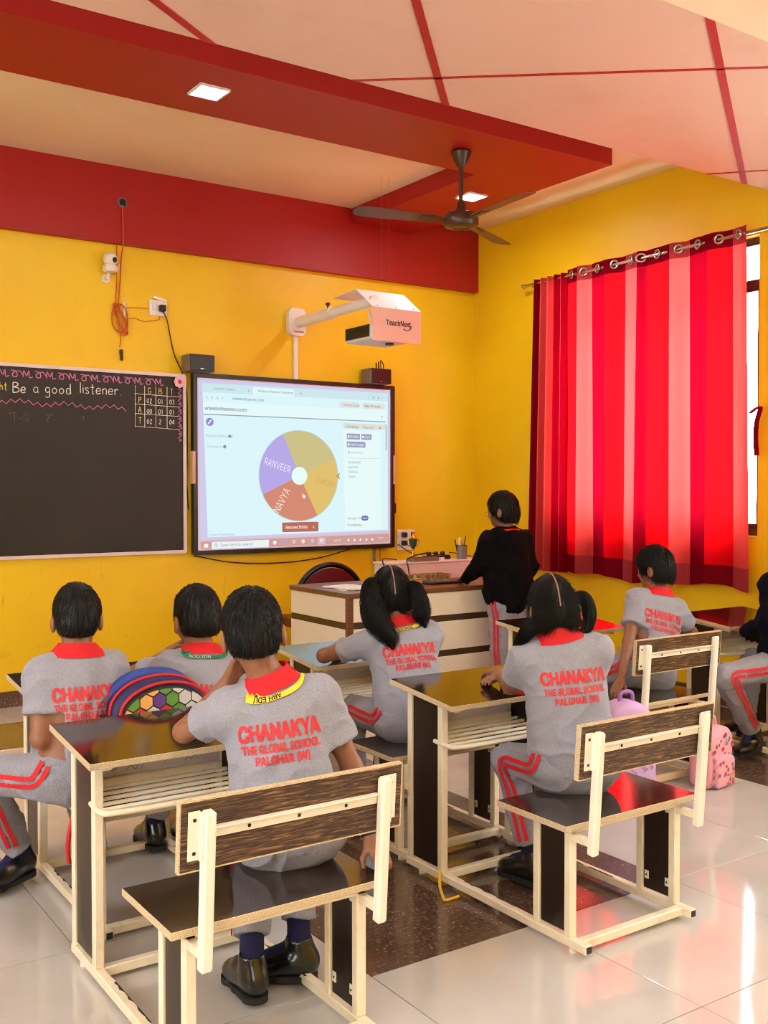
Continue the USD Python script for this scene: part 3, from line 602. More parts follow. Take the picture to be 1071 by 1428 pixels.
for q_ in sc: part(cb, 'chalk_scroll', q_, 'chalk_pink')
mat('petal_pink', (238, 190, 204), .6); mat('flower_red', (214, 40, 60), .6)
fw = thing('paper_flower', 'pink paper flower stuck to the chalkboard corner', 'flower', (2.845, YW - .035, 2.14))
for k in range(8):
    t_ = k * math.pi / 4; part(fw, 'petal', extr(Point(0, 0).buffer(.016, quad_segs=5), .003, (2.845 + .028 * math.cos(t_), YW - .033 - .001 * (k % 2), 2.14 + .028 * math.sin(t_)), ux, uz), 'petal_pink')
part(fw, 'centre', lathe([(0, -.012), (.010, -.010), (.014, -.004), (.015, 0), (0, 0)], (2.845, YW - .033, 2.14), 16, 'y'), 'flower_red')

# ---- interactive board with the projected page
BX0, BX1, BZ0, BZ1 = 2.93, 4.640, .930, 2.207
BY = YW - .055
ib = thing('projection_board', 'white projection board in black frame showing a browser page with a coloured wheel', 'projection board', ((BX0 + BX1) / 2, BY, BZ0))
mat('board_white', (228, 206, 206), .35)
part(ib, 'back_box', box((BX0 + .02, BY + .004, BZ0 + .02), (BX1 - .02, YW - .002, BZ1 - .02)), 'black_plastic')
part(ib, 'writing_surface', box((BX0 + .015, BY, BZ0 + .015), (BX1 - .015, BY + .004, BZ1 - .015)), 'board_white')
part(ib, 'frame', extr(rrect(BX0, BZ0, BX1, BZ1, .012).difference(rrect(BX0 + .030, BZ0 + .030, BX1 - .030, BZ1 - .030)), .05, (0, BY + .032, 0), ux, uz), 'black_plastic')
mat('tray_tan', (214, 170, 140), .4)
part(ib, 'side_tray', box((BX0 - .010, BY - .02, 1.43), (BX0 + .016, BY + .03, 1.66), .004), 'tray_tan')
part(ib, 'side_tray', box((BX1 - .016, BY - .02, 1.43), (BX1 + .010, BY + .03, 1.66), .004), 'tray_tan')
part(ib, 'port_box', box((BX1, BY - .004, 1.20), (BX1 + .024, BY + .03, 1.28), .003), 'black_plastic')
pr_ = part(ib, 'projected_image', box((BX0 + .034, BY - .0006, BZ0 + .036), (BX1 - .034, BY - .0001, BZ1 - .034)), emitter('e_desk', (226, 190, 196)), smooth=False)
def lay(name, poly, rgb, lv, k=1.0, label=None): part(pr_, name, extr(poly, .0002, (0, BY - .0006 - .0003 * lv, 0), ux, uz), emitter('e_%02x%02x%02x' % rgb, rgb, k), smooth=False, label=label)
def tx(name, s, x, z, h, rgb, lv=4, bold=False, width=None, ang=0, center=False):
    c_, s_ = math.cos(ang), math.sin(ang)
    part(pr_, name, text(s, h, (x, BY - .0006 - .0003 * lv, z), (c_, 0, s_), (-s_, 0, c_), .0002, bold, width, center), emitter('e_%02x%02x%02x' % rgb, rgb), smooth=False)
quad = lambda a, b, c_, d: Polygon([a, b, c_, d])
lay('wallpaper', quad((2.985, 1.035), (4.595, 1.055), (4.598, 2.165), (2.978, 2.165)), (208, 204, 238), 0)
lay('browser_window', quad((3.042, 1.052), (4.583, 1.071), (4.583, 2.148), (3.004, 2.140)), (220, 246, 251), 1)
lay('page_tint', quad((4.17, 1.86), (4.56, 1.86), (4.56, 1.90), (4.17, 1.90)), (226, 226, 214), 2)
lay('tab_strip', quad((3.006, 2.075), (4.583, 2.085), (4.583, 2.148), (3.004, 2.140)), (206, 232, 238), 2)
lay('active_tab', rrect(3.40, 2.078, 3.74, 2.132, .01), (228, 248, 250), 3)
lay('page_header', quad((3.011, 1.925), (4.566, 1.926), (4.570, 2.012), (3.009, 2.010)), (230, 250, 250), 2)
lay('header_shadow', quad((3.012, 1.917), (4.562, 1.919), (4.562, 1.926), (3.012, 1.924)), (150, 168, 172), 3)
tx('tab_text', 'Spinner wheel...', 3.09, 2.098, .017, (150, 168, 176)); tx('tab_text', 'Wheel of Names | Random', 3.44, 2.098, .017, (120, 140, 150))
tx('tab_text', 'x', 3.36, 2.098, .017, (120, 140, 150)); tx('tab_text', '+', 3.79, 2.098, .022, (90, 110, 120)); tx('window_buttons', '-   o   x', 4.39, 2.098, .024, (120, 130, 134))
tx('address', 'wheelofnames.com', 3.235, 2.032, .020, (110, 132, 142)); tx('navigation_marks', '<   >   o   =', 3.03, 2.032, .020, (130, 150, 160))
for x0, x1 in ((4.135, 4.32), (4.345, 4.555)): lay('header_pill', rrect(x0, 2.018, x1, 2.062, .02), (226, 226, 220), 3)
tx('pill_text', 'Verify it is you', 4.17, 2.031, .016, (150, 130, 140)); tx('pill_text', 'New Chrome :', 4.365, 2.031, .017, (100, 90, 100)); 
tx('site_title', 'wheelofnames.com', 3.020, 1.952, .026, (66, 84, 92))
tx('menu_mark', '=', 4.52, 1.955, .022, (90, 110, 116))
lay('edit_button', Point(3.060, 1.868).buffer(.029), (150, 140, 204), 3); lay('edit_pencil', rrect(-.004, -.014, .004, .014), (236, 240, 250), 4) if False else lay('edit_pencil', LineString([(3.050, 1.857), (3.070, 1.880)]).buffer(.005), (240, 244, 252), 4)
tx('side_caption', 'Repeat Removed', 3.030, 1.762, .019, (170, 192, 204)); lay('flag', rrect(3.205, 1.762, 3.225, 1.780), (110, 120, 150), 4)
tx('side_caption', 'Choose one', 3.034, 1.686, .019, (170, 192, 204)); lay('dot', Point(3.175, 1.695).buffer(.012), (130, 140, 160), 4)
# wheel of four sectors
wc, wr = (3.784, 1.492), .334
bl, oy, yr, rb_ = 1.149, .414, -1.090, -2.714   # boundary directions (radians)
bl = math.atan2(.29, -.13)
def sector(a0, a1): return Polygon([wc] + [(wc[0] + wr * math.cos(t), wc[1] + wr * math.sin(t)) for t in np.linspace(a0, a1, 40)])
lay('wheel_shadow', Point(wc).buffer(wr + .006), (186, 210, 214), 2)
lay('wheel_sector', sector(oy, bl), (206, 194, 136), 3, label='olive sector of the wheel'); lay('wheel_sector', sector(bl, 2 * math.pi + rb_), (184, 170, 232), 3, label='violet sector of the wheel')
lay('wheel_sector', sector(rb_, yr), (214, 140, 116), 3, label='red sector of the wheel'); lay('wheel_sector', sector(yr, oy), (226, 194, 112), 3, label='yellow sector of the wheel')
lay('wheel_hub', Point(wc).buffer(.067, quad_segs=16), (232, 252, 250), 5)
tx('sector_name', 'RANVEER', wc[0] - .30, wc[1] + .085, .052, (236, 232, 250), 5, width=.225, ang=-.30)
tx('sector_name', 'NAVYA', wc[0] - .175, wc[1] - .285, .060, (246, 226, 216), 5, width=.20, ang=1.05); tx('sector_name', 'DAKSH', wc[0] + .135, wc[1] - .045, .048, (208, 172, 96), 5, width=.17, ang=-.28)
lay('pointer', Polygon([(wc[0] + .318, wc[1]), (wc[0] + .358, wc[1] + .028), (wc[0] + .345, wc[1]), (wc[0] + .358, wc[1] - .028)]), (196, 160, 96), 5)
lay('cursor', Polygon([(3.808, 1.350), (3.812, 1.325), (3.832, 1.325), (3.834, 1.345), (3.818, 1.348), (3.815, 1.362)]), (246, 250, 250), 6)
lay('removed_button', rrect(3.637, 1.074, 3.947, 1.146, .008), (186, 110, 94), 5); tx('button_text', 'Removed Entries', 3.665, 1.098, .024, (250, 226, 214), 6, True, .19); tx('button_text', 'x', 3.895, 1.098, .026, (250, 226, 214), 6)
# side panel of the page
lay('entry_panel', quad((4.186, 1.078), (4.520, 1.078), (4.516, 1.845), (4.170, 1.845)), (232, 250, 250), 3)
tx('panel_tab', '<Entries', 4.185, 1.862, .024, (150, 140, 130), 4); tx('panel_tab', 'Results', 4.345, 1.862, .024, (176, 170, 160), 4); tx('panel_tab', '>', 4.495, 1.858, .034, (130, 110, 110), 4)
for x0, x1, z in ((4.200, 4.322, 1.776), (4.335, 4.430, 1.776), (4.200, 4.372, 1.715)):
    lay('panel_button', rrect(x0, z, x1, z + .045, .005), (164, 164, 194), 4); tx('button_text', {4.322: 'Shuffle', 4.430: 'Sort', 4.372: 'Add image'}[x1], x0 + .030, z + .013, .018, (240, 244, 252), 5); lay('button_icon', rrect(x0 + .008, z + .012, x0 + .024, z + .030), (240, 244, 252), 5)
tx('panel_text', 'Advanced', 4.235, 1.668, .017, (176, 186, 196), 4); lay('check_box', rrect(4.210, 1.664, 4.226, 1.684).difference(rrect(4.213, 1.667, 4.223, 1.681)), (170, 180, 190), 4)
lay('panel_line', rrect(4.205, 1.630, 4.505, 1.633), (196, 212, 214), 4)
for k, s in enumerate(('RANVEER', 'NAVYA', 'DAKSH', 'YASH')): tx('entry', s, 4.215, 1.590 - k * .037, .018, (150, 164, 172), 4)
tx('panel_text', 'Version 405', 4.205, 1.158, .019, (150, 150, 170), 4); lay('panel_badge', rrect(4.335, 1.148, 4.400, 1.186, .018), (120, 116, 176), 4); tx('badge_text', 'New', 4.348, 1.159, .015, (232, 236, 250), 5); tx('panel_text', 'Changelog', 4.205, 1.107, .019, (130, 140, 150), 4)
tx('footer', 'Privacy Preferences', 3.046, 1.062, .016, (170, 190, 200), 4)
lay('scroll_bar', rrect(4.562, 1.70, 4.574, 1.90, .004), (176, 190, 190), 4)
# task bar
lay('task_bar', quad((2.990, .970), (4.604, .972), (4.600, 1.040), (2.985, 1.022)), (206, 160, 154), 2); lay('search_box', quad((3.072, .969), (3.527, .969), (3.527, 1.022), (3.072, 1.018)), (232, 244, 246), 3)
tx('search_text', 'Type here to search', 3.135, .985, .020, (150, 150, 156), 4); lay('search_icon', Point(3.105, .996).buffer(.011).difference(Point(3.105, .996).buffer(.008)), (120, 124, 130), 4)
lay('start_icon', rrect(3.012, .980, 3.044, 1.006), (246, 240, 240), 4)
for k, c_ in enumerate(((246, 240, 240), (180, 160, 220), (232, 200, 160), (250, 232, 180), (220, 190, 220), (240, 220, 226))): lay('task_icon', Point(3.575 + k * .080, .999 + .001 * k).buffer(.015), c_, 4)
lay('task_active', rrect(3.945, .975, 4.01, 1.026), (222, 190, 190), 3)
tx('tray_text', '44°C', 4.085, .992, .018, (250, 240, 240), 4)
for k in range(5): lay('tray_icon', Polygon([(4.205 + k * .055, .994), (4.215 + k * .055, 1.012), (4.228 + k * .055, .998), (4.22 + k * .055, .990)]), (250, 240, 240), 4)
tx('tray_text', '10:24', 4.49, 1.004, .012, (250, 240, 240), 4)
# ---- two speakers on top of the board
for x0, lab in ((2.862, 'black box speaker on the left top of the projection board'), (4.355, 'black box speaker with cable on the right top of the projection board')):
    sp = thing('speaker', lab, 'speaker', (x0 + .10, YW - .09, BZ1))
    part(sp, 'cabinet', box((x0, YW - .16, BZ1 + .001), (x0 + .19, YW - .02, BZ1 + .118), .004), 'tray_brown')
    gr = part(sp, 'grille', box((x0 + .003, YW - .168, BZ1 + .004), (x0 + .187, YW - .158, BZ1 + .115), .003), 'black_plastic'); part(gr, 'badge', box((x0 + .08, YW - .1695, BZ1 + .016), (x0 + .105, YW - .1675, BZ1 + .020)), 'steel')
for k, (x, h, m_) in enumerate(((4.445, .05, 'marble_red'), (4.468, .06, 'marble_red'))):
    solo('jack_plug', tube([(x, YW - .10, BZ1 + .118), (x, YW - .10, BZ1 + .118 + h)], .006, 8), m_, ('left', 'right')[k] + ' one of two red plugs standing on the right speaker', 'plug')
cable([(4.49, YW - .10, BZ1 + .12), (4.50, YW - .08, BZ1 + .19), (4.54, YW - .06, BZ1 + .15), (4.55, YW - .02, BZ1 + .05), (4.552, YW - .02, BZ1 + .006)], .004, 'black_rubber', 'black cable looped over the right speaker')
# ---- projector on its wall arm
pj = thing('projector_mount', 'white telescopic arm on a wall plate carrying the projector', 'wall mount', (3.78, YW, 2.62))
part(pj, 'wall_plate', extr(rrect(3.705, 2.535, 3.85, 2.74, .045), .045, (0, YW - .001, 0), ux, uz), 'white_plastic')
part(pj, 'plate_logo', text('TeachNext', .012, (3.745, YW - .0465, 2.56), ux, uz, .001, True), 'black_plastic')
part(pj, 'arm', tube([(3.79, YW - .045, 2.635), (3.79, 6.25, 2.64)], .040, 20), 'white_plastic'); part(pj, 'inner_arm', tube([(3.79, 6.25, 2.64), (3.79, 5.70, 2.645)], .034, 20), 'white_plastic')
part(pj, 'collar', lathe([(.034, 0), (.044, 0), (.044, .02), (.034, .02)], (3.79, 6.24, 2.64), 20, 'y'), 'white_plastic')
part(pj, 'lock_knob', [tube([(3.79, 6.30, 2.68), (3.79, 6.30, 2.70)], .006, 10), lathe([(0, 0), (.014, 0), (.016, .006), (.016, .018), (0, .02)], (3.79, 6.30, 2.70), 14)], 'black_plastic')
solo('cable_duct', box((3.762, YW - .022, BZ1 + .001), (3.796, YW, 2.534), .002), 'white_plastic', 'white cable duct running from the projector arm down to the board', 'cable duct')
mat('hood_pink', (236, 192, 180), .45); mat('hood_white', (238, 230, 228), .45)
hx0, hx1, hy = 3.722, 4.112, 5.62
hd_ = thing('projector_hood', 'folded sheet hood with lettering over the projector', 'projector hood', (3.91, 5.8, 2.37))
def sheet(a, b, c_, d, th=.003):
    P = np.array([a, b, c_, d], float); n_ = np.cross(P[1] - P[0], P[3] - P[0]); n_ /= np.linalg.norm(n_)
    V = np.vstack([P - n_ * th / 2, P + n_ * th / 2]); return trimesh.convex.convex_hull(V)
part(hd_, 'front_plate', sheet((hx0, hy, 2.37), (hx1, hy, 2.37), (hx1, hy, 2.588), (hx0, hy, 2.588)), 'hood_pink')
part(hd_, 'sloping_top', sheet((hx0, hy, 2.588), (hx1, hy, 2.588), (hx1, hy + .20, 2.732), (hx0, hy + .20, 2.732)), 'hood_white')
part(hd_, 'rear_flap', sheet((hx0, hy + .20, 2.732), (hx1, hy + .20, 2.732), (hx1, hy + .50, 2.715), (hx0, hy + .50, 2.715)), 'hood_white')
part(hd_, 'lettering', text('TeachNext', .034, (hx0 + .105, hy - .002, 2.478), ux, uz, .001, True, .20), 'black_plastic')
part(hd_, 'smile_mark', tube(spline([(hx0 + .245, hy - .0025, 2.462), (hx0 + .27, hy - .0025, 2.452), (hx0 + .30, hy - .0025, 2.464), (hx0 + .308, hy - .0025, 2.485)], 20), .003, 6), 'black_plastic')
for x in (.05, .195, .34): part(hd_, 'bolt', lathe([(0, -.004), (.005, -.003), (.006, 0), (0, 0)], (hx0 + x, hy + .018, 2.6), 10, 'y'), 'bolt')
pj2 = thing('projector', 'white projector with black louvred side under the hood', 'projector', (3.93, 5.83, 2.385))
part(pj2, 'body', box((3.745, 5.66, 2.388), (4.09, 6.0, 2.49), .012), 'white_plastic')
part(pj2, 'vent_panel', box((3.739, 5.69, 2.405), (3.746, 5.985, 2.485), .002), 'black_plastic')
part(pj2, 'louvres', [box((3.735, 5.70, 2.412 + k * .010), (3.7395, 5.975, 2.4155 + k * .010)) for k in range(7)], 'black_rubber')
part(pj2, 'ceiling_mount', [box((3.84, 5.76, 2.49), (3.98, 5.90, 2.50)), tube([(3.87, 5.83, 2.50), (3.82, 5.83, 2.612)], .012, 10)], 'white_plastic')
part(pj2, 'lens', lathe([(0, .0), (.03, 0), (.03, -.012), (.024, -.014), (0, -.01)], (3.98, 5.80, 2.389), 20), 'black_plastic')
for x in (3.96, 4.02): cable([(x, 5.86, 2.735), (x + .002, 5.868, 3.0), (x, 5.87, ZR)], .0006, 'grey_plastic', f'thin wire holding the projector hood from the ceiling, {"left" if x < 4 else "right"} one')
# ---- camera, sockets and wires
cc = thing('security_camera', 'round white security camera on a wall bracket', 'camera', (2.345, YW - .05, 2.87))
part(cc, 'bracket', [tube([(2.335, YW, 2.80), (2.335, YW - .04, 2.80), (2.34, YW - .05, 2.835)], .012, 10), lathe([(0, 0), (.030, 0), (.030, .008), (0, .008)], (2.335, YW - .008, 2.80), 18, 'y')], 'white_plastic')
part(cc, 'base_shell', lathe([(0, 0), (.045, 0), (.050, .01), (.050, .035), (.042, .045), (0, .045)], (2.345, YW - .065, 2.835), 24), 'white_plastic')
hd2 = part(cc, 'head', trimesh.creation.icosphere(3, .048).apply_translation((2.345, YW - .065, 2.918)), 'white_plastic', smooth=True)
part(hd2, 'lens', lathe([(0, -.052), (.014, -.050), (.018, -.044), (.020, -.036), (0, -.036)], (2.358, YW - .063, 2.912), 20, 'y'), 'black_rubber')
part(cc, 'antenna', tube([(2.39, YW - .05, 2.86), (2.41, YW - .045, 2.87), (2.413, YW - .045, 2.90)], .004, 8), 'white_plastic')
so = thing('round_socket', 'black round hole with a wire in the red wall band', 'cable outlet', (2.43, YW - .06, 3.305))
part(so, 'rim', lathe([(.024, -.006), (.034, -.006), (.036, 0), (.024, 0)], (2.432, YW - .0605, 3.308), 20, 'y'), 'grey_plastic'); part(so, 'hole', lathe([(0, -.002), (.027, -.002), (.027, 0), (0, 0)], (2.428, YW - .0605, 3.308), 20, 'y'), 'black_rubber')
mat('wire_orange', (206, 84, 26), .5)
hw = thing('wire_bundle', 'orange wires hanging coiled beside the security camera', 'wire', (2.42, YW - .03, 2.3))
part(hw, 'hanging_wire', tube(spline([(2.43, YW - .066, 3.29), (2.433, YW - .068, 3.05), (2.432, YW - .03, 2.95), (2.43, YW - .012, 2.80), (2.415, YW - .012, 2.62)], 40), .0045, 6), 'wire_orange')
part(hw, 'second_wire', tube(spline([(2.41, YW - .008, 3.03), (2.408, YW - .008, 2.80), (2.40, YW - .010, 2.60), (2.43, YW - .012, 2.42), (2.425, YW - .012, 2.35)], 40), .003, 6), 'wire_orange')
for k in range(4):
    a = np.linspace(0, 2 * np.pi, 20, endpoint=False)
    part(hw, 'coil', tube(np.stack([2.425 + (.055 - .006 * k) * np.cos(a + k) + .004 * k, YW - .014 - .007 * k + 0 * a, 2.545 + (.095 + .008 * (k % 2)) * np.sin(a) - .006 * k], -1), .0042, 6, True), 'wire_orange')
part(hw, 'plug', [box((2.424, YW - .022, 2.30), (2.446, YW - .004, 2.335), .003), box((2.430, YW - .020, 2.262), (2.446, YW - .006, 2.30), .002)], 'black_plastic')
part(hw, 'clip', box((2.45, YW - .016, 2.56), (2.470, YW, 2.66), .003), 'white_plastic')
sw = thing('wall_socket', 'small white wall socket with a black plug left of the projector arm', 'socket', (2.695, YW - .02, 2.645))
part(sw, 'plate', box((2.635, YW - .014, 2.585), (2.765, YW, 2.695), .003), 'white_plastic'); part(sw, 'plug', box((2.70, YW - .05, 2.615), (2.745, YW - .013, 2.66), .006), 'black_plastic'); part(sw, 'switch', box((2.655, YW - .019, 2.62), (2.69, YW - .013, 2.665), .002), 'hood_white')
part(sw, 'cover_flap', rot(box((2.66, YW - .02, 2.695), (2.76, YW - .005, 2.715), .003), .2, (0, 1, 0), (2.7, YW, 2.7)), 'white_plastic')
cable([(2.725, YW - .035, 2.615), (2.76, YW - .02, 2.56), (2.79, YW - .012, 2.43), (2.82, YW - .010, 2.32), (2.862, YW - .010, 2.23), (2.905, YW - .012, 2.10), (2.91, YW - .012, 1.75), (2.905, YW - .012, 1.45), (2.915, YW - .012, 1.25)], .004, 'black_rubber', 'black cable from the small wall socket down between the two boards', 90)
cable([(2.47, YW - .008, 2.62), (2.55, YW - .008, 2.628), (2.632, YW - .008, 2.63)], .0025, 'wire_orange', 'short upper wire between the coil and the small socket', 20)
cable([(2.47, YW - .008, 2.54), (2.53, YW - .008, 2.555), (2.60, YW - .008, 2.54), (2.70, YW - .008, 2.56), (2.71, YW - .008, 2.58)], .0025, 'wire_orange', 'drooping lower wire between the coil and the small socket', 30)
cable([(2.95, YW - .02, .925), (3.25, YW - .015, .865), (3.6, YW - .012, .845), (3.95, YW - .012, .865), (4.25, YW - .02, .925)], .004, 'black_rubber', 'thin black cable drooping under the projection board', 70)
cable([(4.48, YW - .02, .93), (4.47, YW - .03, .85), (4.49, YW - .04, .70), (4.45, YW - .05, .40), (4.45, YW - .05, .02)], .010, 'grey_plastic', 'thick grey cable running down below the projection board', 40)
cable([(4.53, YW - .02, .93), (4.535, YW - .02, .80), (4.53, YW - .03, .5), (4.53, YW - .03, .02)], .004, 'wire_orange', 'thin orange wire running down below the projection board', 40)
ws = thing('switch_board', 'white switch board with two black plugs right of the projection board', 'socket', (4.79, YW - .02, .985))
part(ws, 'plate', box((4.705, YW - .014, .90), (4.875, YW, 1.065), .004), 'white_plastic')
for x, z in ((4.73, 1.0), (4.80, 1.0), (4.73, .93), (4.80, .93)):
    part(ws, 'module', box((x, YW - .018, z), (x + .055, YW - .013, z + .05), .002), 'hood_white')
for z in (.94, 1.005): part(ws, 'plug', box((4.738, YW - .06, z), (4.778, YW - .017, z + .04), .008), 'black_rubber')
for x, z in ((4.835, .94), (4.835, 1.01)): part(ws, 'switch', box((x, YW - .023, z), (x + .018, YW - .017, z + .035), .002), 'black_plastic')
# ================================================================== CEILING FAN
mat('fan_brown', (74, 46, 36), .35); mat('fan_blade', (96, 66, 50), .4)
fx, fy = 3.885, 4.90
fan = thing('ceiling_fan', 'brown three bladed ceiling fan on a rod from the red beam', 'ceiling fan', (fx, fy, ZB))
part(fan, 'canopy', lathe([(0, 0), (.055, 0), (.062, -.012), (.045, -.06), (.022, -.10), (0, -.10)], (fx, fy, ZB), 28), 'fan_brown')
part(fan, 'down_rod', tube([(fx, fy, ZB - .09), (fx, fy, 3.05)], .0125, 14), 'fan_brown')
part(fan, 'lower_cup', lathe([(0, .09), (.022, .09), (.030, .05), (.055, .0), (0, 0)], (fx, fy, 3.035), 24), 'fan_brown')
part(fan, 'motor', lathe([(0, .06), (.06, .058), (.095, .045), (.108, .02), (.108, -.01), (.098, -.028), (.06, -.036), (.055, -.03), (0, -.03)], (fx, fy, 3.005), 36), 'fan_brown')
for az_ in (math.atan2(5.044 - fy, 3.268 - fx), math.atan2(4.163 - fy, 3.804 - fx) + .02, math.atan2(5.127 - fy, 4.331 - fx)):
    az_ = az_; d_ = np.array([math.cos(az_), math.sin(az_), 0]); p_ = np.array([-d_[1], d_[0], 0]); tl = np.array([0, 0, 1.0])
    out = [(.17, -.048), (.30, -.060), (.60, -.066), (.665, -.055), (.685, -.02), (.685, .02), (.665, .055), (.60, .062), (.30, .052), (.17, .040)]
    pu = p_ * math.cos(.2) + tl * math.sin(.2); nn = np.cross(d_, pu)
    b_ = part(fan, 'blade', extr(Polygon(out), .004, np.array([fx, fy, 3.010]), d_, pu), 'fan_blade')
    part(b_, 'blade_arm', extr(Polygon([(.09, -.022), (.20, -.034), (.26, -.030), (.26, .030), (.20, .034), (.09, .022)]), .006, np.array([fx, fy, 3.004]), d_, pu), 'fan_brown')
# ================================================================== BODIES: signed distance fields turned into one smooth mesh each
V3 = lambda *a: np.array(a, np.float32)
def unit(v): v = np.asarray(v, float); return v / max(np.linalg.norm(v), 1e-9)
def cone(a, b, ra, rb):
    a, b = np.asarray(a, np.float32), np.asarray(b, np.float32); ab = b - a; L2 = float(ab @ ab) + 1e-12
    def f(P):
        d = P - a; t = np.clip((d @ ab) / L2, 0, 1)
        return np.linalg.norm(d - t[..., None] * ab, axis=-1) - (ra + (rb - ra) * t)
    f.box = (np.minimum(a - ra, b - rb), np.maximum(a + ra, b + rb)); return f
def flat_cone(a, b, ra, rb, flat, axis):
    """a cone squeezed along axis (unit) by the factor flat"""
    a, b, ax = np.asarray(a, np.float32), np.asarray(b, np.float32), np.asarray(unit(axis), np.float32); s = 1 / flat - 1
    S = lambda p: p + (p @ ax)[..., None] * ax * s
    g = cone(S(a[None])[0], S(b[None])[0], ra, rb)
    def f(P): return g(S(P)) * (flat + .25 * (1 - flat))
    f.box = (np.minimum(a, b) - max(ra, rb), np.maximum(a, b) + max(ra, rb)); return f
def ell(c, r, M=np.eye(3)):
    c, r, M = np.asarray(c, np.float32), np.asarray(r, np.float32), np.asarray(M, np.float32)
    def f(P):
        q = (P - c) @ M.T; k0 = np.linalg.norm(q / r, axis=-1); k1 = np.linalg.norm(q / (r * r), axis=-1) + 1e-9
        return np.where(k0 < 1e-3, -r.min(), k0 * (k0 - 1) / k1)
    R = float(r.max()); f.box = (c - R, c + R); return f
def rbox(c, h, r, M=np.eye(3)):
    c, h, M = np.asarray(c, np.float32), np.asarray(h, np.float32), np.asarray(M, np.float32)
    def f(P):
        q = np.abs((P - c) @ M.T) - (h - r)
        return np.linalg.norm(np.maximum(q, 0), axis=-1) + np.minimum(q.max(-1), 0) - r
    R = float(np.linalg.norm(h)); f.box = (c - R, c + R); return f
def plane(p, n):                                 # keeps the side n points away from
    p, n = np.asarray(p, np.float32), np.asarray(unit(n), np.float32); return lambda P: (P - p) @ n
def smin(a, b, k):
    h = np.maximum(k - np.abs(a - b), 0) / k; return np.minimum(a, b) - h * h * k * .25
class Field:
    def __init__(s, k=.03): s.u, s.ops, s.k = [], [], k
    def add(s, f, k=None): s.u.append((f, s.k if k is None else k)); return s
    def cut(s, f, k=.004): s.ops.append(('cut', f, k)); return s        # keep where f < 0
    def sub(s, f, k=.006): s.ops.append(('sub', f, k)); return s
    def val(s, P, mask=None):
        D = np.full(P.shape[:-1], 9.0, np.float32)
        for i, (f, k) in enumerate(s.u):
            if mask is None: D = smin(D, f(P), k)
            else:
                q = mask[i]
                if q.any(): D[q] = smin(D[q], f(P[q]), k)
        for kind, f, k in s.ops:
            v = f(P); v = v if kind == 'cut' else -v
            D = -smin(-D, -v, k)
        return D
    def mesh(s, h=.006, pad=.012):
        lo = np.min([f.box[0] for f, _ in s.u], 0) - pad; hi = np.max([f.box[1] for f, _ in s.u], 0) + pad
        B = 10; nb = np.ceil((hi - lo) / (h * B)).astype(int); N = nb * B
        g = np.stack(np.meshgrid(*[np.arange(n) for n in nb], indexing='ij'), -1).reshape(-1, 3)
        cen = (lo + (g * B + (B - 1) / 2) * h).astype(np.float32); half = h * B * .5 * 1.74
        ds = np.stack([f(cen) for f, _ in s.u]); km = max(k for _, k in s.u)
        D0 = s.val(cen)
        act = np.abs(D0) < half * 1.25 + km * .3
        A = np.where((D0 < 0), -1.0, 1.0).astype(np.float32)
        full = np.repeat(np.repeat(np.repeat(A.reshape(*nb), B, 0), B, 1), B, 2)
        gi = g[act]
        if len(gi) == 0: return trimesh.Trimesh()
        off = np.stack(np.meshgrid(*[np.arange(B)] * 3, indexing='ij'), -1).reshape(-1, 3)
        da = ds[:, act]; mk = da < (da.min(0) + 2 * half + km)
        P = (lo + (gi[:, None] * B + off[None]) * h).astype(np.float32)
        D = s.val(P, mk)
        I = gi[:, None] * B + off[None]
        full[I[..., 0], I[..., 1], I[..., 2]] = D
        return nets(full, lo, h)
def nets(D, lo, h):
    S = D < 0
    n = np.array(D.shape); c = sum(S[i:n[0] - 1 + i, j:n[1] - 1 + j, k:n[2] - 1 + k].astype(np.int8) for i in (0, 1) for j in (0, 1) for k in (0, 1))
    cells = np.argwhere((c > 0) & (c < 8)); idx = -np.ones(np.array(D.shape) - 1, np.int64); idx[tuple(cells.T)] = np.arange(len(cells))
    acc = np.zeros((len(cells), 3)); cnt = np.zeros(len(cells))
    co = [(i, j, k) for i in (0, 1) for j in (0, 1) for k in (0, 1)]
    val = {q: D[cells[:, 0] + q[0], cells[:, 1] + q[1], cells[:, 2] + q[2]] for q in co}
    for q in co:
        for ax in range(3):
            if q[ax]: continue
            r = list(q); r[ax] = 1; a, b = val[q], val[tuple(r)]; x = (a < 0) != (b < 0)
            t = np.where(x, a / np.where(x, a - b, 1), 0); p = np.tile(np.array(q, float), (len(cells), 1)); p[:, ax] += t
            acc[x] += p[x]; cnt[x] += 1
    V = lo + (cells + acc / cnt[:, None]) * h; F = []
    for ax in range(3):
        a_, b_ = (ax + 1) % 3, (ax + 2) % 3
        s0 = [slice(1, -1)] * 3; s0[ax] = slice(0, -1); s1 = [slice(1, -1)] * 3; s1[ax] = slice(1, None)
        A, Bq = S[tuple(s0)], S[tuple(s1)]; e = np.argwhere(A != Bq); flip = A[tuple(e.T)]
        base = e + 1; base[:, ax] -= 1
        def at(da, db): q = base.copy(); q[:, a_] -= da; q[:, b_] -= db; return idx[tuple(q.T)]
        q = np.stack([at(1, 1), at(0, 1), at(0, 0), at(1, 0)], 1); q[~flip] = q[~flip][:, ::-1]; F.append(q)
    F = np.vstack(F); F = F[(F >= 0).all(1)]
    return trimesh.Trimesh(V, np.vstack([F[:, [0, 1, 2]], F[:, [0, 2, 3]]]), process=False)
def normals_of(t):
    n = np.zeros_like(t.vertices); f = t.faces; c = np.cross(t.vertices[f[:, 1]] - t.vertices[f[:, 0]], t.vertices[f[:, 2]] - t.vertices[f[:, 0]])
    for k in range(3): np.add.at(n, f[:, k], c)
    return n / np.maximum(np.linalg.norm(n, axis=1, keepdims=True), 1e-12)
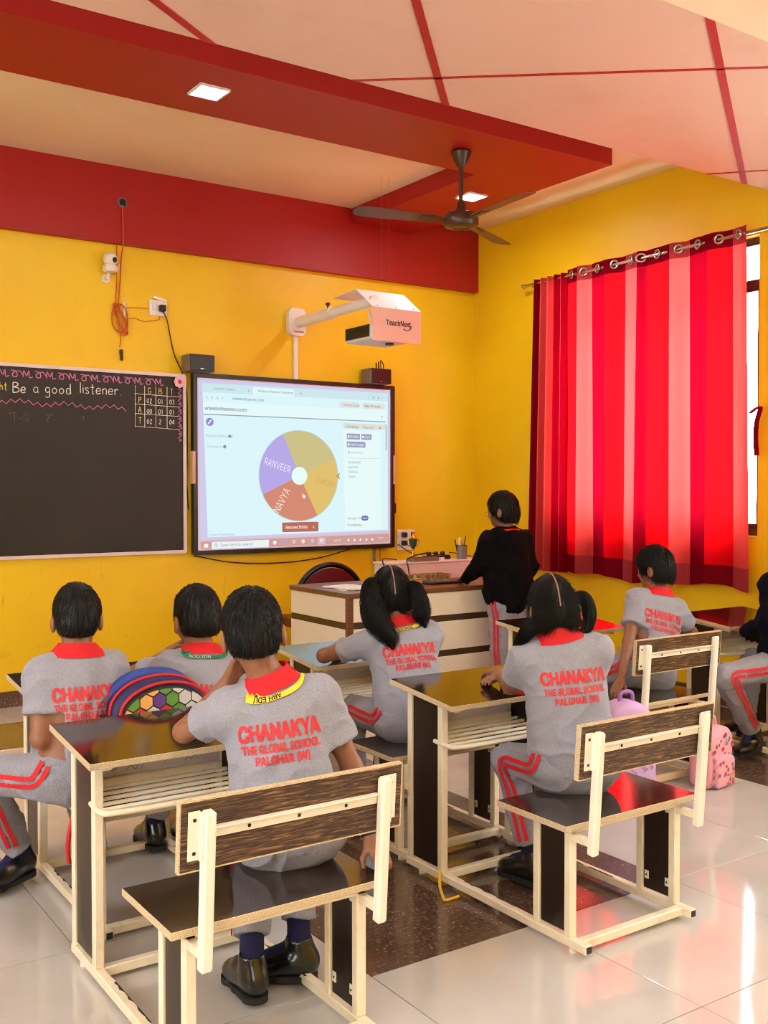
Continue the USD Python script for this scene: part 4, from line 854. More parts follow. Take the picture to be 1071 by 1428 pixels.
def fold(V, amp, sc, seed, stretch=(1, 1, 1), M=np.eye(3), calm=None):
    """height of the cloth folds at points of a garment"""
    p = (np.asarray(V, float) @ np.asarray(M).T) * np.array(stretch) * sc
    w = meshkit.noise(p * .45, seed) * 5
    a = 1 - np.abs(np.sin(p[:, 0] * .55 + p[:, 2] * .75 + w * 1.4)) ** .7
    a2 = 1 - np.abs(np.sin(p[:, 0] * .8 - p[:, 2] * .6 + w * 1.1 + 2)) ** .7
    k = meshkit.noise(p * .3 + 3, seed + 9)
    g = 1.0 if calm is None else np.clip((np.linalg.norm(np.asarray(V) - calm, axis=1) - .085) / .06, 0, 1)
    return g * amp * ((a * k + a2 * (1 - k)) * 1.3 - .45 + (meshkit.noise(p * 1.1 + 7, seed + 3) - .5) * .5)
def crumple(t, amp, sc, seed, stretch=(1, 1, 1), M=np.eye(3), calm=None):
    """cloth folds: moves the vertices along their normals"""
    t.vertices = t.vertices + normals_of(t) * fold(t.vertices, amp, sc, seed, stretch, M, calm)[:, None]; return t
def gradient(F, P, e=1.5e-3):
    v = F.val(np.asarray(P, np.float32)); g = np.stack([F.val((P + np.eye(3)[a] * e).astype(np.float32)) - v for a in range(3)], -1)
    return g / np.maximum(np.linalg.norm(g, axis=1, keepdims=True), 1e-9)
def drape(P, direction, field, off=.0014, reach=.4):
    """moves points along a direction until they lie on the field's surface"""
    P = np.asarray(P, np.float32); d = np.asarray(unit(direction), np.float32); t = np.zeros(len(P), np.float32)
    for _ in range(60): t += np.clip(field.val(P + t[:, None] * d) - off, -.01, .03) * .85
    return P + t[:, None] * d, t < reach
def tri_surface(tms): return tms

mat('skin', (146, 96, 68), .5, vary=(30, (134, 84, 58), .4, .7)); mat('skin_dark', (116, 74, 52), .5, vary=(30, (104, 64, 44), .4, .7))
mat('hair_black', (9, 7, 7), .45, bump=(420, .35, .003, (1, 1, .16)), spec=.25)
n = {'h': ('principled_hair_bsdf', {'parametrization': 'Melanin concentration', 'melanin': 1.0, 'roughness': .28, 'radial_roughness': .35})}
MATS['hair_strand'] = usdkit.material(stage, '/World/Looks/hair_strand', {'p': ('principled_bsdf', {'base_color': (.004, .0035, .003), 'roughness': .45, 'specular_ior_level': .22})}, [], surface='p.BSDF')
mat('scalp', (150, 108, 84), .6)
mat('shirt_grey', (163, 163, 177), .85, vary=(300, (122, 121, 131), .36, .68, (1, 1, 2.6)), bump=(700, .25, .001), sheen=.15)
mat('trouser_grey', (156, 155, 167), .85, vary=(150, (130, 128, 138), .38, .66, (2, 2, 1)), bump=(700, .2, .001))
mat('uniform_red', (206, 22, 34), .75); mat('print_red', (214, 46, 54), .7); mat('collar_red', (208, 18, 30), .8, bump=(600, .2, .001))
mat('hoodie_black', (7, 4, 6), .95, bump=(500, .25, .001), spec=.15); mat('hoodie_navy', (8, 8, 22), .95, bump=(500, .25, .001), spec=.15)
mat('sock_navy', (22, 24, 66), .9, bump=(500, .4, .001, (1, 1, .2))); mat('shoe_black', (16, 15, 15), .25, coat=.4); mat('sole_black', (30, 28, 27), .7); mat('sole_grey', (112, 106, 100), .8)
mat('lanyard_yellow', (232, 206, 40), .6); mat('lanyard_green', (20, 116, 78), .6); mat('eye_white', (230, 224, 216), .3); mat('eye_dark', (26, 16, 12), .15); mat('lip', (140, 76, 66), .5)
mat('stripe_piping', (226, 222, 220), .8)

def strands(parent, t_points, dirs, length, seed, n, rad=.0007, droop=.0, wave=.0, label=None, curl=.0):
    """hair fibres as BasisCurves"""
    rs = np.random.default_rng(seed); pick = rs.integers(0, len(t_points), n)
    p = t_points[pick] - base_of(parent); d = dirs[pick] + rs.normal(0, .14, (n, 3)); d /= np.linalg.norm(d, axis=1, keepdims=True)
    L = length * rs.uniform(.6, 1.1, n)[:, None]; g = np.array([0, 0, -1.0])
    pts = np.stack([p, p + d * L * .33 + g * droop * L * .05, p + d * L * .66 + g * droop * L * .25 + rs.normal(0, wave, (n, 3)), p + d * L * .95 + g * droop * L * .6 + rs.normal(0, wave, (n, 3))], 1).reshape(-1, 3)
    c = UsdGeom.BasisCurves.Define(stage, path_for('hair_strands', parent))
    c.CreateTypeAttr('linear'); c.CreatePointsAttr(Vt.Vec3fArray.FromNumpy(pts.astype(np.float32))); c.CreateCurveVertexCountsAttr(Vt.IntArray.FromNumpy(np.full(n, 4, np.int32)))
    c.CreateWidthsAttr(Vt.FloatArray.FromNumpy(np.tile(np.array([1, 1, .8, .25], np.float32) * 2 * rad, n))); c.SetWidthsInterpolation('vertex')
    UsdShade.MaterialBindingAPI.Apply(c.GetPrim()).Bind(MATS['hair_strand']); keys(c.GetPrim(), label, None, None, 'stuff')

def hand_prims(F, wrist, d, nrm, side, curl=.5, spread=.05, s=1.0, thumb=.6):
    """palm, four fingers and thumb; d = where the fingers point, nrm = out of the palm, side = towards the thumb"""
    d = unit(d); nrm = unit(nrm - d * (np.asarray(nrm) @ d)); side = unit(np.cross(nrm, d)) * (1 if np.cross(nrm, d) @ np.asarray(side) > 0 else -1)
    M = np.array([side, nrm, d]); w = np.asarray(wrist, float)
    F.add(rbox(w + d * .034 * s, V3(.029 * s, .0115 * s, .036 * s), .011 * s, M), .012)
    F.add(cone(w, w + d * .02 * s, .020 * s, .020 * s), .015)
    for k in range(4):
        o = (-.0215 + .0143 * k); ln = (.046, .058, .062, .056)[k] * s * .92; b = w + (d * .064 + side * o + nrm * .001) * s; dd = unit(d + side * (o * 22 * spread)); r = (.0066, .0072, .0074, .0072)[k] * s
        a = curl * (1.15 - .1 * k); q = b
        for j, (fr, rr) in enumerate(((.45, 1.0), (.32, .92), (.26, .82))):
            ang = a * (j + .55); e = q + (dd * math.cos(ang) + nrm * math.sin(ang)) * ln * fr; F.add(cone(q, e, r * rr, r * rr * .93), .003); q = e
    b = w + (d * .018 + side * .024 + nrm * .004) * s; dd = unit(d * .75 + side * .75 + nrm * thumb)
    e = b + dd * .030 * s; F.add(cone(b, e, .0105 * s, .0085 * s), .008); dd2 = unit(d * 1.0 + side * .25 + nrm * thumb * 1.1); e2 = e + dd2 * .026 * s; F.add(cone(e, e2, .0085 * s, .0066 * s), .004)

def rotm(az, pitch=0.0, roll=0.0):
    """rows: right, forward, up of a head or torso facing azimuth az (0 = +y, positive towards +x); pitch > 0 looks down, roll > 0 leans right"""
    f = np.array([math.sin(az) * math.cos(pitch), math.cos(az) * math.cos(pitch), -math.sin(pitch)]); r0 = np.array([math.cos(az), -math.sin(az), 0]); u0 = np.cross(r0, f)
    r = r0 * math.cos(roll) - u0 * math.sin(roll); u = np.cross(r, f); return np.array([r, f, u])
LEGACY = None
def person(label, az, hip, neck, head, hp=(0, 0, 0), arms=None, legs=None, hair='short', skin='skin', top='shirt', h=.0062, seed=1, lanyard=None, text_shift=0.0, text_drop=0.0, s=1.0, stand=False, hd_s=1.0, group=None, glasses=False, sh_w=.118, stripes=(1, 1), strand_n=2600, shoe=('shoe_black', 'sole_black'), sleeve=.62, bulk=0.0, show_legs=True, watch=None):
    hip, neck, head = (np.asarray(q, float) for q in (hip, neck, head)); az = math.radians(az)
    up = unit(neck - hip); fw = np.array([math.sin(az), math.cos(az), 0]); fw = unit(fw - up * (fw @ up)); rt = np.cross(fw, up); MT = np.array([rt, fw, up])
    T = np.linalg.norm(neck - hip)
    loc = (hip[0], hip[1], 0.0)
    t = thing('person', label, 'person', loc, group)
    Hm = rotm(math.radians(hp[0]), math.radians(hp[1]), math.radians(hp[2])); hr, hf, hu = Hm; k = hd_s
    at = lambda r, f, u: head + (hr * r + hf * f + hu * u) * k
    Lk = [None, None]
    sh = [neck - up * .055 + rt * (sg * sh_w) - fw * .004 for sg in (-1, 1)]
    # ---------- the body, one surface
    B = Field(.03)
    def torso(F, o, kk=.07):
        F.add(ell(hip + up * .02, (.128 + o, .098 + o, .115 + o), MT), kk); F.add(ell(hip + up * T * .36 + fw * .004, (.112 + o, .086 + o, .15 + o), MT), kk)
        F.add(ell(hip + up * T * .66, (.122 + o, .085 + o, .14 + o), MT), kk)
        F.add(flat_cone(sh[0] + rt * .012, sh[1] - rt * .012, .047 + o, .047 + o, .85, fw), .05)
        F.add(cone(neck - up * .045, neck + up * .0, .052 + o, .040 + o), .05)
    torso(B, 0)
    base_h = at(0, -.018, -.060)
    B.add(cone(neck - up * .03, base_h, .046, .043), .03)
    B.add(ell(at(0, -.006, .012), np.array([.0655, .083, .082]) * k, Hm), .02)            # cranium
    B.add(ell(at(0, .022, -.045), np.array([.052, .056, .060]) * k, Hm), .03)               # face
    B.add(ell(at(0, .048, -.085), np.array([.026, .024, .018]) * k, Hm), .025)             # chin
    for sg in (-1, 1):
        B.add(ell(at(sg * .030, .052, -.045), np.array([.022, .018, .022]) * k, Hm), .02)   # cheek
        B.add(ell(at(sg * .0285, .0675, -.004), np.array([.022, .010, .007]) * k, Hm), .012)  # brow
        e = rotm(math.radians(hp[0]) , math.radians(hp[1]), math.radians(hp[2]))
        B.add(ell(at(sg * .074, -.014, -.026), np.array([.0100, .018, .030]) * k, Hm @ np.eye(3)), .006)  # ear
    B.add(cone(at(0, .073, -.012), at(0, .088, -.040), .007 * k, .0105 * k), .010)            # nose
    for sg in (-1, 1): B.add(ell(at(sg * .009, .081, -.043), np.array([.007, .008, .006]) * k, Hm), .006)
    B.add(ell(at(0, .071, -.062), np.array([.020, .010, .0055]) * k, Hm), .006); B.add(ell(at(0, .068, -.070), np.array([.017, .010, .006]) * k, Hm), .006)
    for sg in (-1, 1): B.sub(ell(at(sg * .028, .080, -.020), np.array([.0125, .012, .0058]) * k, Hm), .006)
    for sg in (-1, 1): B.sub(ell(at(sg * .081, -.004, -.020), np.array([.006, .010, .018]) * k, Hm), .004)
    A2 = []
    for i, a in enumerate(arms):
        if a is None: continue
        el, wr = np.asarray(a['el'], float), np.asarray(a['wr'], float); A2.append((i, el, wr, a))
        B.add(cone(sh[i], el, .036, .029), .03); B.add(cone(el, wr, .029, .0185), .015)
        if 'd' in a: hand_prims(B, wr, np.asarray(a['d'], float), np.asarray(a['n'], float), np.asarray(a.get('t', (0, 0, 1)), float), a.get('curl', .5), a.get('spread', .05), a.get('s', .92), a.get('thumb', .6))
    for i, l in enumerate(legs):
        hj = hip + rt * ((-1, 1)[i] * .070) - up * .01; kn, an = np.asarray(l['kn'], float), np.asarray(l['an'], float); Lk[i] = (hj, kn, an)
        B.add(cone(hj, kn, .064, .044), .04); B.add(cone(kn, kn + (an - kn) * .4, .044, .043), .02); B.add(cone(kn + (an - kn) * .4, an, .043, .026), .02)
        B.add(cone(an, an + unit(np.asarray(l['toe'], float)) * .09 + V3(0, 0, -.04), .024, .014), .01)
    part(t, 'body', B.mesh(h * .8), skin, smooth=True)
    # ---------- eyes, hair
    for sg in (-1, 1):
        e_ = part(t, 'eye', trimesh.creation.icosphere(2, .0086 * k).apply_translation(at(sg * .028, .0668, -.020)), 'eye_white', smooth=True)
        part(e_, 'iris', trimesh.creation.icosphere(2, .0056 * k).apply_translation(at(sg * .028, .0712, -.0205)), 'eye_dark', smooth=True)
        part(t, 'eyebrow', tube([at(sg * .014, .0795, .004), at(sg * .028, .0790, .008), at(sg * .043, .0700, .004)], [.002, .0028, .0015], 6), 'hair_black', smooth=True)
    H = Field(.02)
    thick = .0095 if hair == 'short' else .012 if hair == 'bob' else .009
    H.add(ell(at(0, -.008, .014), np.array([.0655 + thick, .083 + thick, .083 + thick * 1.1]) * k, Hm))
    if hair == 'short':
        H.add(ell(at(0, -.050, -.035), np.array([.054, .048, .048]) * k, Hm), .03)
        H.add(ell(at(0, .052, .060), np.array([.050, .034, .026]) * k, Hm), .03)
        H.cut(plane(at(0, -.05, -.070), unit(-hu * 1.0 + hf * .10)), .012)
    elif hair == 'bob':
        H.add(ell(at(0, -.045, -.040), np.array([.068, .055, .062]) * k, Hm), .03)
        H.cut(plane(at(0, -.05, -.092), -hu), .008)
    else:
        H.add(ell(at(0, -.045, -.030), np.array([.060, .050, .055]) * k, Hm), .03)
        H.cut(plane(at(0, -.05, -.080), unit(-hu + hf * .2)), .010)
    # the face and the ears stay free
    H.sub(rbox(at(0, .105, -.060), np.array([.060, .062, .095]) * k, .035 * k, Hm), .02)
    for sg in (-1, 1): H.sub(ell(at(sg * .084, -.002, -.048), np.array([.030, .044, .048] if hair == 'short' else [.020, .036, .040]) * k, Hm), .010)
    hm = H.mesh(h * .75)
    nn = normals_of(hm); q = (hm.vertices - head) @ Hm.T
    rad = np.arctan2(q[:, 0] - .012, q[:, 1] + .05)
    hm.vertices = hm.vertices + nn * ((meshkit.noise(np.stack([rad * 9, q[:, 2] * 22, q[:, 1] * 12], -1), seed) - .5) * .007)[:, None]
    hp_ = part(t, 'hair', hm, 'hair_black', smooth=True)
    whorl = at(.010, -.052, .082)
    fl = hm.vertices - whorl; fl = fl - nn * (fl * nn).sum(1, keepdims=True); fl /= np.maximum(np.linalg.norm(fl, axis=1, keepdims=True), 1e-6)
    if hair in ('short', 'bob'):
        up_ok = nn @ hu > -.6
        strands(hp_, hm.vertices[up_ok], (fl * .9 + nn * (.24 if hair == 'short' else .12))[up_ok] - hu * .15, (.014 if hair == 'short' else .036) * k, seed, strand_n, .00065, .3)
    else:
        # combed sideways from a centre parting
        side = np.sign(q[:, 0])[:, None] * hr; cd = side - nn * (side * nn).sum(1, keepdims=True) - hu * .7 - hf * .25; cd /= np.maximum(np.linalg.norm(cd, axis=1, keepdims=True), 1e-6)
        ok = (np.abs(q[:, 0]) > .004)
        strands(hp_, hm.vertices[ok], (cd + nn * .05)[ok], .05 * k, seed, strand_n, .0006, .1)
        pl = [at(.000, math.cos(a_) * .094 - .008, math.sin(a_) * .096 + .014) for a_ in np.linspace(math.radians(75), math.radians(196), 26)]
        pp_, ok_ = drape(np.array(pl) + 0, (0, 0, 0), H, 0) if False else (np.array(pl), None)
        for it in range(12):
            v_ = H.val(pp_.astype(np.float32)); e3 = 1e-3
            gr_ = np.stack([H.val((pp_ + np.eye(3)[a_] * e3).astype(np.float32)) - v_ for a_ in range(3)], -1) / e3; pp_ = pp_ - gr_ * v_[:, None] * .8
        part(hp_, 'parting', tube(pp_, .0028, 6), 'scalp', smooth=True)
    # ---------- top
    S = Field(.06)
    off = .012 + bulk
    torso(S, off)
    S.add(ell(hip + up * T * .22 - fw * .004, (.128 + bulk, .098 + bulk, .16), MT), .06)
    hem = -.062 if not stand else -.12
    for i, el, wr, a in A2:
        d = el - sh[i]
        if top == 'shirt':
            e = sh[i] + d * (sleeve + .25); S.add(cone(sh[i] - unit(d) * .005, e, .049, .056), .045)
        else:
            S.add(cone(sh[i], el, .052, .048), .05); S.add(cone(el, wr - unit(wr - el) * .0, .048, .038), .03)
    # cut the sleeve and the hem
    S.cut(plane(hip + up * hem, -up), .006)
    cuts = []
    for i, el, wr, a in A2:
        if top == 'shirt':
            d = unit(el - sh[i]); c_ = sh[i] + (el - sh[i]) * sleeve
            def f(P, c_=c_.astype(np.float32), d=d.astype(np.float32), ax=(sh[i]).astype(np.float32)):
                u_ = (P - c_) @ d; w_ = (P - c_) - u_[..., None] * d; return np.maximum(np.maximum(-u_, u_ - .16), np.linalg.norm(w_, axis=-1) - .085)
            S.sub(f, .003)
    S.sub(cone(neck + up * .012, neck + up * .12, .052, .052), .008)
    sm = S.mesh(h)
    FA = (.0072 if top == 'shirt' else .012, 26 if top == 'shirt' else 20, seed, (1, 1, .9), MT, neck); crumple(sm, *FA)
    part(t, 'shirt' if top == 'shirt' else 'hooded_jacket', sm, {'shirt': 'shirt_grey', 'black': 'hoodie_black', 'navy': 'hoodie_navy'}[top], smooth=True)
    # collar
    ca = unit(base_h - neck + up * .05); c0 = neck + ca * .004 - fw * .002
    r1 = unit(rt - ca * (rt @ ca)); f1 = np.cross(ca, r1); th_ = np.linspace(math.radians(-75), math.radians(255), 41) + math.pi  # open at the front
    th_ = np.linspace(math.radians(108), math.radians(432), 49)
    rows = [(.051, .036, 0), (.055, .038, 0), (.062, .014, 0), (.071, -.006, 1), (.070, -.010, 1), (.055, .006, 0), (.049, .030, 0)]
    Vc = []
    for r_, z_, dr in rows:
        Vc.append(c0 + r1 * 0 + (np.cos(th_)[:, None] * f1 * (r_ + .002) + np.sin(th_)[:, None] * r1 * r_ * 1.08) + ca * z_ - ca * (dr * .014 * np.clip(-np.cos(th_ + math.pi) * 1.0, 0, 1) ** 2)[:, None])
    Vc = np.array(Vc); nr, nc = Vc.shape[:2]; low = Vc[2:6].reshape(-1, 3)
    v_ = S.val(low.astype(np.float32)); push = np.maximum(.004 - v_, 0); ctr = c0 - ca * .03
    outw = low - ctr; outw /= np.linalg.norm(outw, axis=1, keepdims=True); Vc[2:6] = (low + outw * push[:, None] * 1.1).reshape(4, nc, 3)
    f_ = []
    for a_ in range(nr):
        b_ = (a_ + 1) % nr
        for q_ in range(nc - 1): f_ += [(a_ * nc + q_, a_ * nc + q_ + 1, b_ * nc + q_ + 1), (a_ * nc + q_, b_ * nc + q_ + 1, b_ * nc + q_)]
    f_ += [(0, (a_ + 1) * nc, a_ * nc) for a_ in range(1, nr - 1)] + [(nc - 1, a_ * nc + nc - 1, (a_ + 1) * nc + nc - 1) for a_ in range(1, nr - 1)]
    ctm = trimesh.Trimesh(Vc.reshape(-1, 3), np.array(f_)[:, ::-1], process=False)
    part(t, 'collar', ctm, 'collar_red', smooth=50, label='red shirt collar')
    def ribbon(name, path, outward, width, field, m_, across, off=.0016, n=40, lift=.11, parent=t):
        P_ = spline(path, n); ac = np.asarray(across(P_), float); o_ = np.asarray(outward(P_), float); o_ /= np.linalg.norm(o_, axis=1, keepdims=True)
        us = np.linspace(-.5, .5, 5); G = (P_[:, None] + us[None, :, None] * width * ac[:, None] + o_[:, None] * lift).reshape(-1, 3); D_ = np.repeat(-o_, 5, 0)
        tt_ = np.zeros(len(G))
        for _ in range(40): tt_ += np.clip(field.val((G + tt_[:, None] * D_).astype(np.float32)) - off, -.01, .03) * .85
        G = G + np.minimum(tt_, lift * 1.9)[:, None] * D_
        f_ = []
        for a_ in range(len(P_) - 1):
            for q_ in range(4): i0 = a_ * 5 + q_; f_ += [(i0, i0 + 1, i0 + 6), (i0, i0 + 6, i0 + 5)]
        part(parent, name, trimesh.Trimesh(G, np.array(f_), process=False), m_, smooth=True)
    def settle(P_, fld, off_, it=10):
        P_ = np.asarray(P_, float).copy()
        for _ in range(it):
            v2 = fld.val(P_.astype(np.float32)) - off_; g2 = np.stack([fld.val((P_ + np.eye(3)[a_] * 1e-3).astype(np.float32)) - off_ - v2 for a_ in range(3)], -1) / 1e-3
            P_ = P_ - g2 * (v2 * .8)[:, None]
        return P_
    if lanyard:
        th2 = np.linspace(math.radians(105), math.radians(255), 40); us = np.linspace(-.5, .5, 4)
        ring = lambda q_, o_: c0 + (np.cos(q_)[..., None] * f1 + np.sin(q_)[..., None] * r1) * (.078 + o_ * .9)[..., None] - ca * (.026 + o_ * .55)[..., None]
        Q, Uo = np.meshgrid(th2, us * .0145, indexing='ij'); G = settle(ring(Q.ravel(), Uo.ravel()), S, .0060); G = G + gradient(S, G) * np.maximum(fold(G, *FA), -.002)[:, None]; f_ = []
        for a_ in range(len(th2) - 1):
            for q_ in range(3): i0 = a_ * 4 + q_; f_ += [(i0, i0 + 1, i0 + 5), (i0, i0 + 5, i0 + 4)]
        part(t, 'lanyard', trimesh.Trimesh(G, np.array(f_), process=False), 'lanyard_' + lanyard[0], smooth=True)
        tt2 = text(lanyard[1], .0115, (0, 0, 0), (1, 0, 0), (0, 1, 0), .0003, True, center=True); vv = tt2.vertices
        G = settle(ring(math.pi + vv[:, 0] / .078 + lanyard[2], vv[:, 1] - .0057), S, .0074); G = G + gradient(S, G) * np.maximum(fold(G, *FA), -.002)[:, None]
        part(t, 'lanyard_lettering', trimesh.Trimesh(G, tt2.faces, process=False), 'black_plastic' if lanyard[0] == 'yellow' else 'stripe_piping', smooth=False)
    # ---------- school name on the back
    if top == 'shirt':
        for line, u_, hgt, wid in (('CHANAKYA', .640, .040, .225), ('THE GLOBAL SCHOOL', .555, .0205, .215), ('PALGHAR (W)', .478, .0205, .150)):
            lt = heavy(text(line, hgt, (0, 0, 0), (1, 0, 0), (0, 1, 0), .0004, True, wid * s * .97, True), hgt * (.036 if hgt > .03 else .030))
            top_f = lt.face_normals[:, 2] > .5; lt = trimesh.Trimesh(lt.vertices, lt.faces[top_f], process=False); lt.remove_unreferenced_vertices()
            vv, ff = trimesh.remesh.subdivide_to_size(lt.vertices, lt.faces, .012)
            P_ = hip + up * (T * (u_ - text_drop)) + vv[:, :1] * rt * 1.0 + vv[:, 1:2] * up - fw * .22 + rt * text_shift
            G, ok_ = drape(P_, fw, S, .0022); G = G + gradient(S, G) * fold(G, *FA)[:, None]
            tm_ = trimesh.Trimesh(G, ff, process=False)
            if ((tm_.face_normals @ fw).mean() > 0): tm_.invert()
            part(t, 'lettering', tm_, 'print_red', smooth=True)
    # ---------- trousers, socks, shoes
    Tr = Field(.05)
    Tr.add(ell(hip + up * .005, (.135, .106, .115), MT), .05)
    for i, (hj, kn, an) in enumerate(Lk):
        Tr.add(cone(hj, kn, .078, .060), .06); Tr.add(cone(kn, an, .058, .050), .03)
    Tr.cut(plane(hip + up * .09, (0, 0, 1)), .006)
    for i, (hj, kn, an) in enumerate(Lk):
        d = unit(an - kn); c_ = an - d * legs[i].get('cuff', .055)
        def f(P, c_=c_.astype(np.float32), d=d.astype(np.float32)):
            u_ = (P - c_) @ d; w_ = (P - c_) - u_[..., None] * d; return np.maximum(np.maximum(-u_, u_ - .25), np.linalg.norm(w_, axis=-1) - .10)
        Tr.sub(f, .003)
    tm_ = crumple(Tr.mesh(h), .0085, 24, seed + 5, (1, 1, .8)); part(t, 'trousers', tm_, 'trouser_grey', smooth=True)
    for i, (hj, kn, an) in enumerate(Lk):
        l = legs[i]; d = unit(an - kn)
        if stripes[i]:
            sg = (-1, 1)[i]; ow = np.asarray(l.get('out', rt * sg), float)
            cuff = an - d * (l.get('cuff', .055) + .012)
            for o2 in (-.0125, .0125):
                wdir = unit(l['wd']) if 'wd' in l else None
                path0 = [hip + rt * sg * .10 + up * .045, hj + (kn - hj) * .30, hj + (kn - hj) * .65, kn, kn + (cuff - kn) * .35, kn + (cuff - kn) * .7, cuff]
                P0 = spline(path0, 48); Tn = frames(P0)[1]; ac0 = np.cross(Tn, ow); ac0 /= np.linalg.norm(ac0, axis=1, keepdims=True)
                ribbon('side_stripe', P0[::3] + ac0[::3] * o2, lambda P_: np.tile(ow, (len(P_), 1)), .0145, Tr, 'uniform_red', lambda P_: (lambda X_: X_ / np.linalg.norm(X_, axis=1, keepdims=True))(np.cross(frames(P_)[1], ow)), off=.0062, lift=.16)
        if not show_legs: continue
        K = Field(.01); K.add(cone(an - d * .10, an + d * .02, .036, .031)); tq = unit(np.asarray(l['toe'], float)); K.add(cone(an, an + tq * .085 + V3(0, 0, -.032), .033, .026), .02); part(t, 'sock', crumple(K.mesh(h * .8), .002, 60, seed + i), 'sock_navy', smooth=True)
        toe = unit(np.asarray(l['toe'], float)); su = unit(np.asarray(l.get('up', (0, 0, 1)), float)); su = unit(su - toe * (su @ toe)); sr = np.cross(toe, su); MS = np.array([sr, toe, su])
        heel = an - su * .045 - toe * .018; W = Field(.03)
        W.add(ell(heel + su * .006, (.033, .040, .042), MS)); W.add(ell(heel + toe * .07 - su * .004, (.037, .060, .036), MS)); W.add(ell(heel + toe * .125 - su * .010, (.040, .048, .030), MS)); W.add(ell(heel + toe * .050 + su * .020, (.034, .055, .030))); W.add(cone(heel + su * .02, an + su * .018, .035, .039), .02)
        W.cut(plane(heel - su * .028, -su), .004); W.sub(cone(an - su * .005, an + su * .12, .031, .033), .006)
        sp = part(t, 'shoe', W.mesh(h * .7), shoe[0], smooth=True)
        out_ = unary_union([Point(0, 0).buffer(.036), Point(0, .07).buffer(.038), Point(0, .128).buffer(.043), LineString([(0, 0), (0, .128)]).buffer(.035)])
        part(sp, 'sole', extr(out_, .018, heel - su * .042, sr, toe), shoe[1])
        if not l.get('nolace'): part(sp, 'laces', [tube(spline([heel + toe * (.055 + .018 * q_) + sr * .022 + su * (.030 - .004 * q_), heel + toe * (.060 + .018 * q_) + su * (.037 - .005 * q_), heel + toe * (.055 + .018 * q_) - sr * .022 + su * (.030 - .004 * q_)], 8), .0028, 5) for q_ in range(3)], 'black_rubber')
    return t, dict(at=at, Hm=Hm, hair=hp_, S=S, MT=MT, head=head, H=H, k=k)
def lock(parent, name, path, r, seed, n=260, wave=.006, rad=.0007):
    """a tail of hair: a core with strands along it"""
    P = spline(path, 40); rr = np.interp(np.linspace(0, 1, len(P)), np.linspace(0, 1, len(r)), r)
    core = tube(P, rr * .86, 14); nv_ = normals_of(core); core.vertices = core.vertices + nv_ * ((meshkit.noise(core.vertices * np.array([130, 130, 30]), seed) - .5) * .012 * (np.append(np.repeat(rr, 14), [rr[0], rr[-1]]) / .03))[:, None]
    lp = part(parent, name, core, 'hair_black', smooth=True)
    rs = np.random.default_rng(seed); _, T_, N_, B_ = frames(P); pts = []; cn = 14
    for q in range(n):
        a0 = rs.uniform(0, 2 * np.pi); f0 = rs.uniform(.75, 1.12); ph = rs.uniform(0, 6); s0 = rs.uniform(0, .35) if q % 3 else 0; s1 = rs.uniform(.7, 1.0); ii = np.linspace(s0, s1, cn) * (len(P) - 1)
        base = np.stack([np.interp(ii, np.arange(len(P)), P[:, c]) for c in range(3)], -1); Nn = np.stack([np.interp(ii, np.arange(len(P)), N_[:, c]) for c in range(3)], -1); Bb = np.stack([np.interp(ii, np.arange(len(P)), B_[:, c]) for c in range(3)], -1); ri = np.interp(ii, np.arange(len(P)), rr)
        a = a0 + .5 * np.sin(ii * .12 + ph); pts.append(base + (Nn * np.cos(a)[:, None] + Bb * np.sin(a)[:, None]) * (ri * f0)[:, None] + wave * np.sin(ii * .35 + ph)[:, None] * Nn * np.linspace(.2, 1, cn)[:, None])
    pts = np.vstack(pts) - base_of(parent)
    c = UsdGeom.BasisCurves.Define(stage, path_for('hair_strands', lp) if lp.count('/') < 4 else path_for('hair_strands', parent)); c.CreateTypeAttr('linear'); c.CreatePointsAttr(Vt.Vec3fArray.FromNumpy(pts.astype(np.float32))); c.CreateCurveVertexCountsAttr(Vt.IntArray.FromNumpy(np.full(n, cn, np.int32)))
    c.CreateWidthsAttr(Vt.FloatArray.FromNumpy(np.tile((np.linspace(1, .3, cn) * 2 * rad).astype(np.float32), n))); c.SetWidthsInterpolation('vertex'); UsdShade.MaterialBindingAPI.Apply(c.GetPrim()).Bind(MATS['hair_strand']); keys(c.GetPrim(), None, None, None, 'stuff')
# ================================================================== PUPILS
J = lambda el, wr, d, n, t=(0, 0, 1), curl=.5, **k: dict(el=el, wr=wr, d=d, n=n, t=t, curl=curl, **k)
Lg = lambda kn, an, toe, **k: dict(kn=kn, an=an, toe=toe, **k)
# nearest boy, chin on his left hand
p3_, i3 = person('boy in grey school shirt on the nearest bench, chin on hand, yellow lanyard', 25, (1.325, 2.40, .490), (1.312, 2.475, .868), (1.268, 2.505, 1.020), (27, 4, -6),
    [J((1.135, 2.665, .722), (1.262, 2.625, .868), (.15, -.45, .85), (.3, -.9, -.1), (1, 0, .3), .8), J((1.500, 2.37, .635), (1.503, 2.275, .455), (-.05, -.82, -.45), (0, -.45, -.9), (-1, -.2, 0), .7)],
    [Lg((1.365, 2.715, .455), (1.258, 2.495, .100), (.05, 1, 0), cuff=.075), Lg((1.500, 2.665, .455), (1.415, 2.515, .100), (-.75, .62, 0), cuff=.075)],
    h=.0056, hd_s=1.07, seed=3, lanyard=('yellow', 'ABH EDU', .3), strand_n=5000, sh_w=.125)
wd_ = unit(np.array([-.003, .095, .180])); c_w = np.array([1.5028, 2.287, .478])
part(p3_, 'wristband', tube([c_w - wd_ * .010, c_w - wd_ * .008, c_w + wd_ * .008, c_w + wd_ * .010], [.021, .0245, .0245, .021], 18), 'black_rubber', smooth=40)
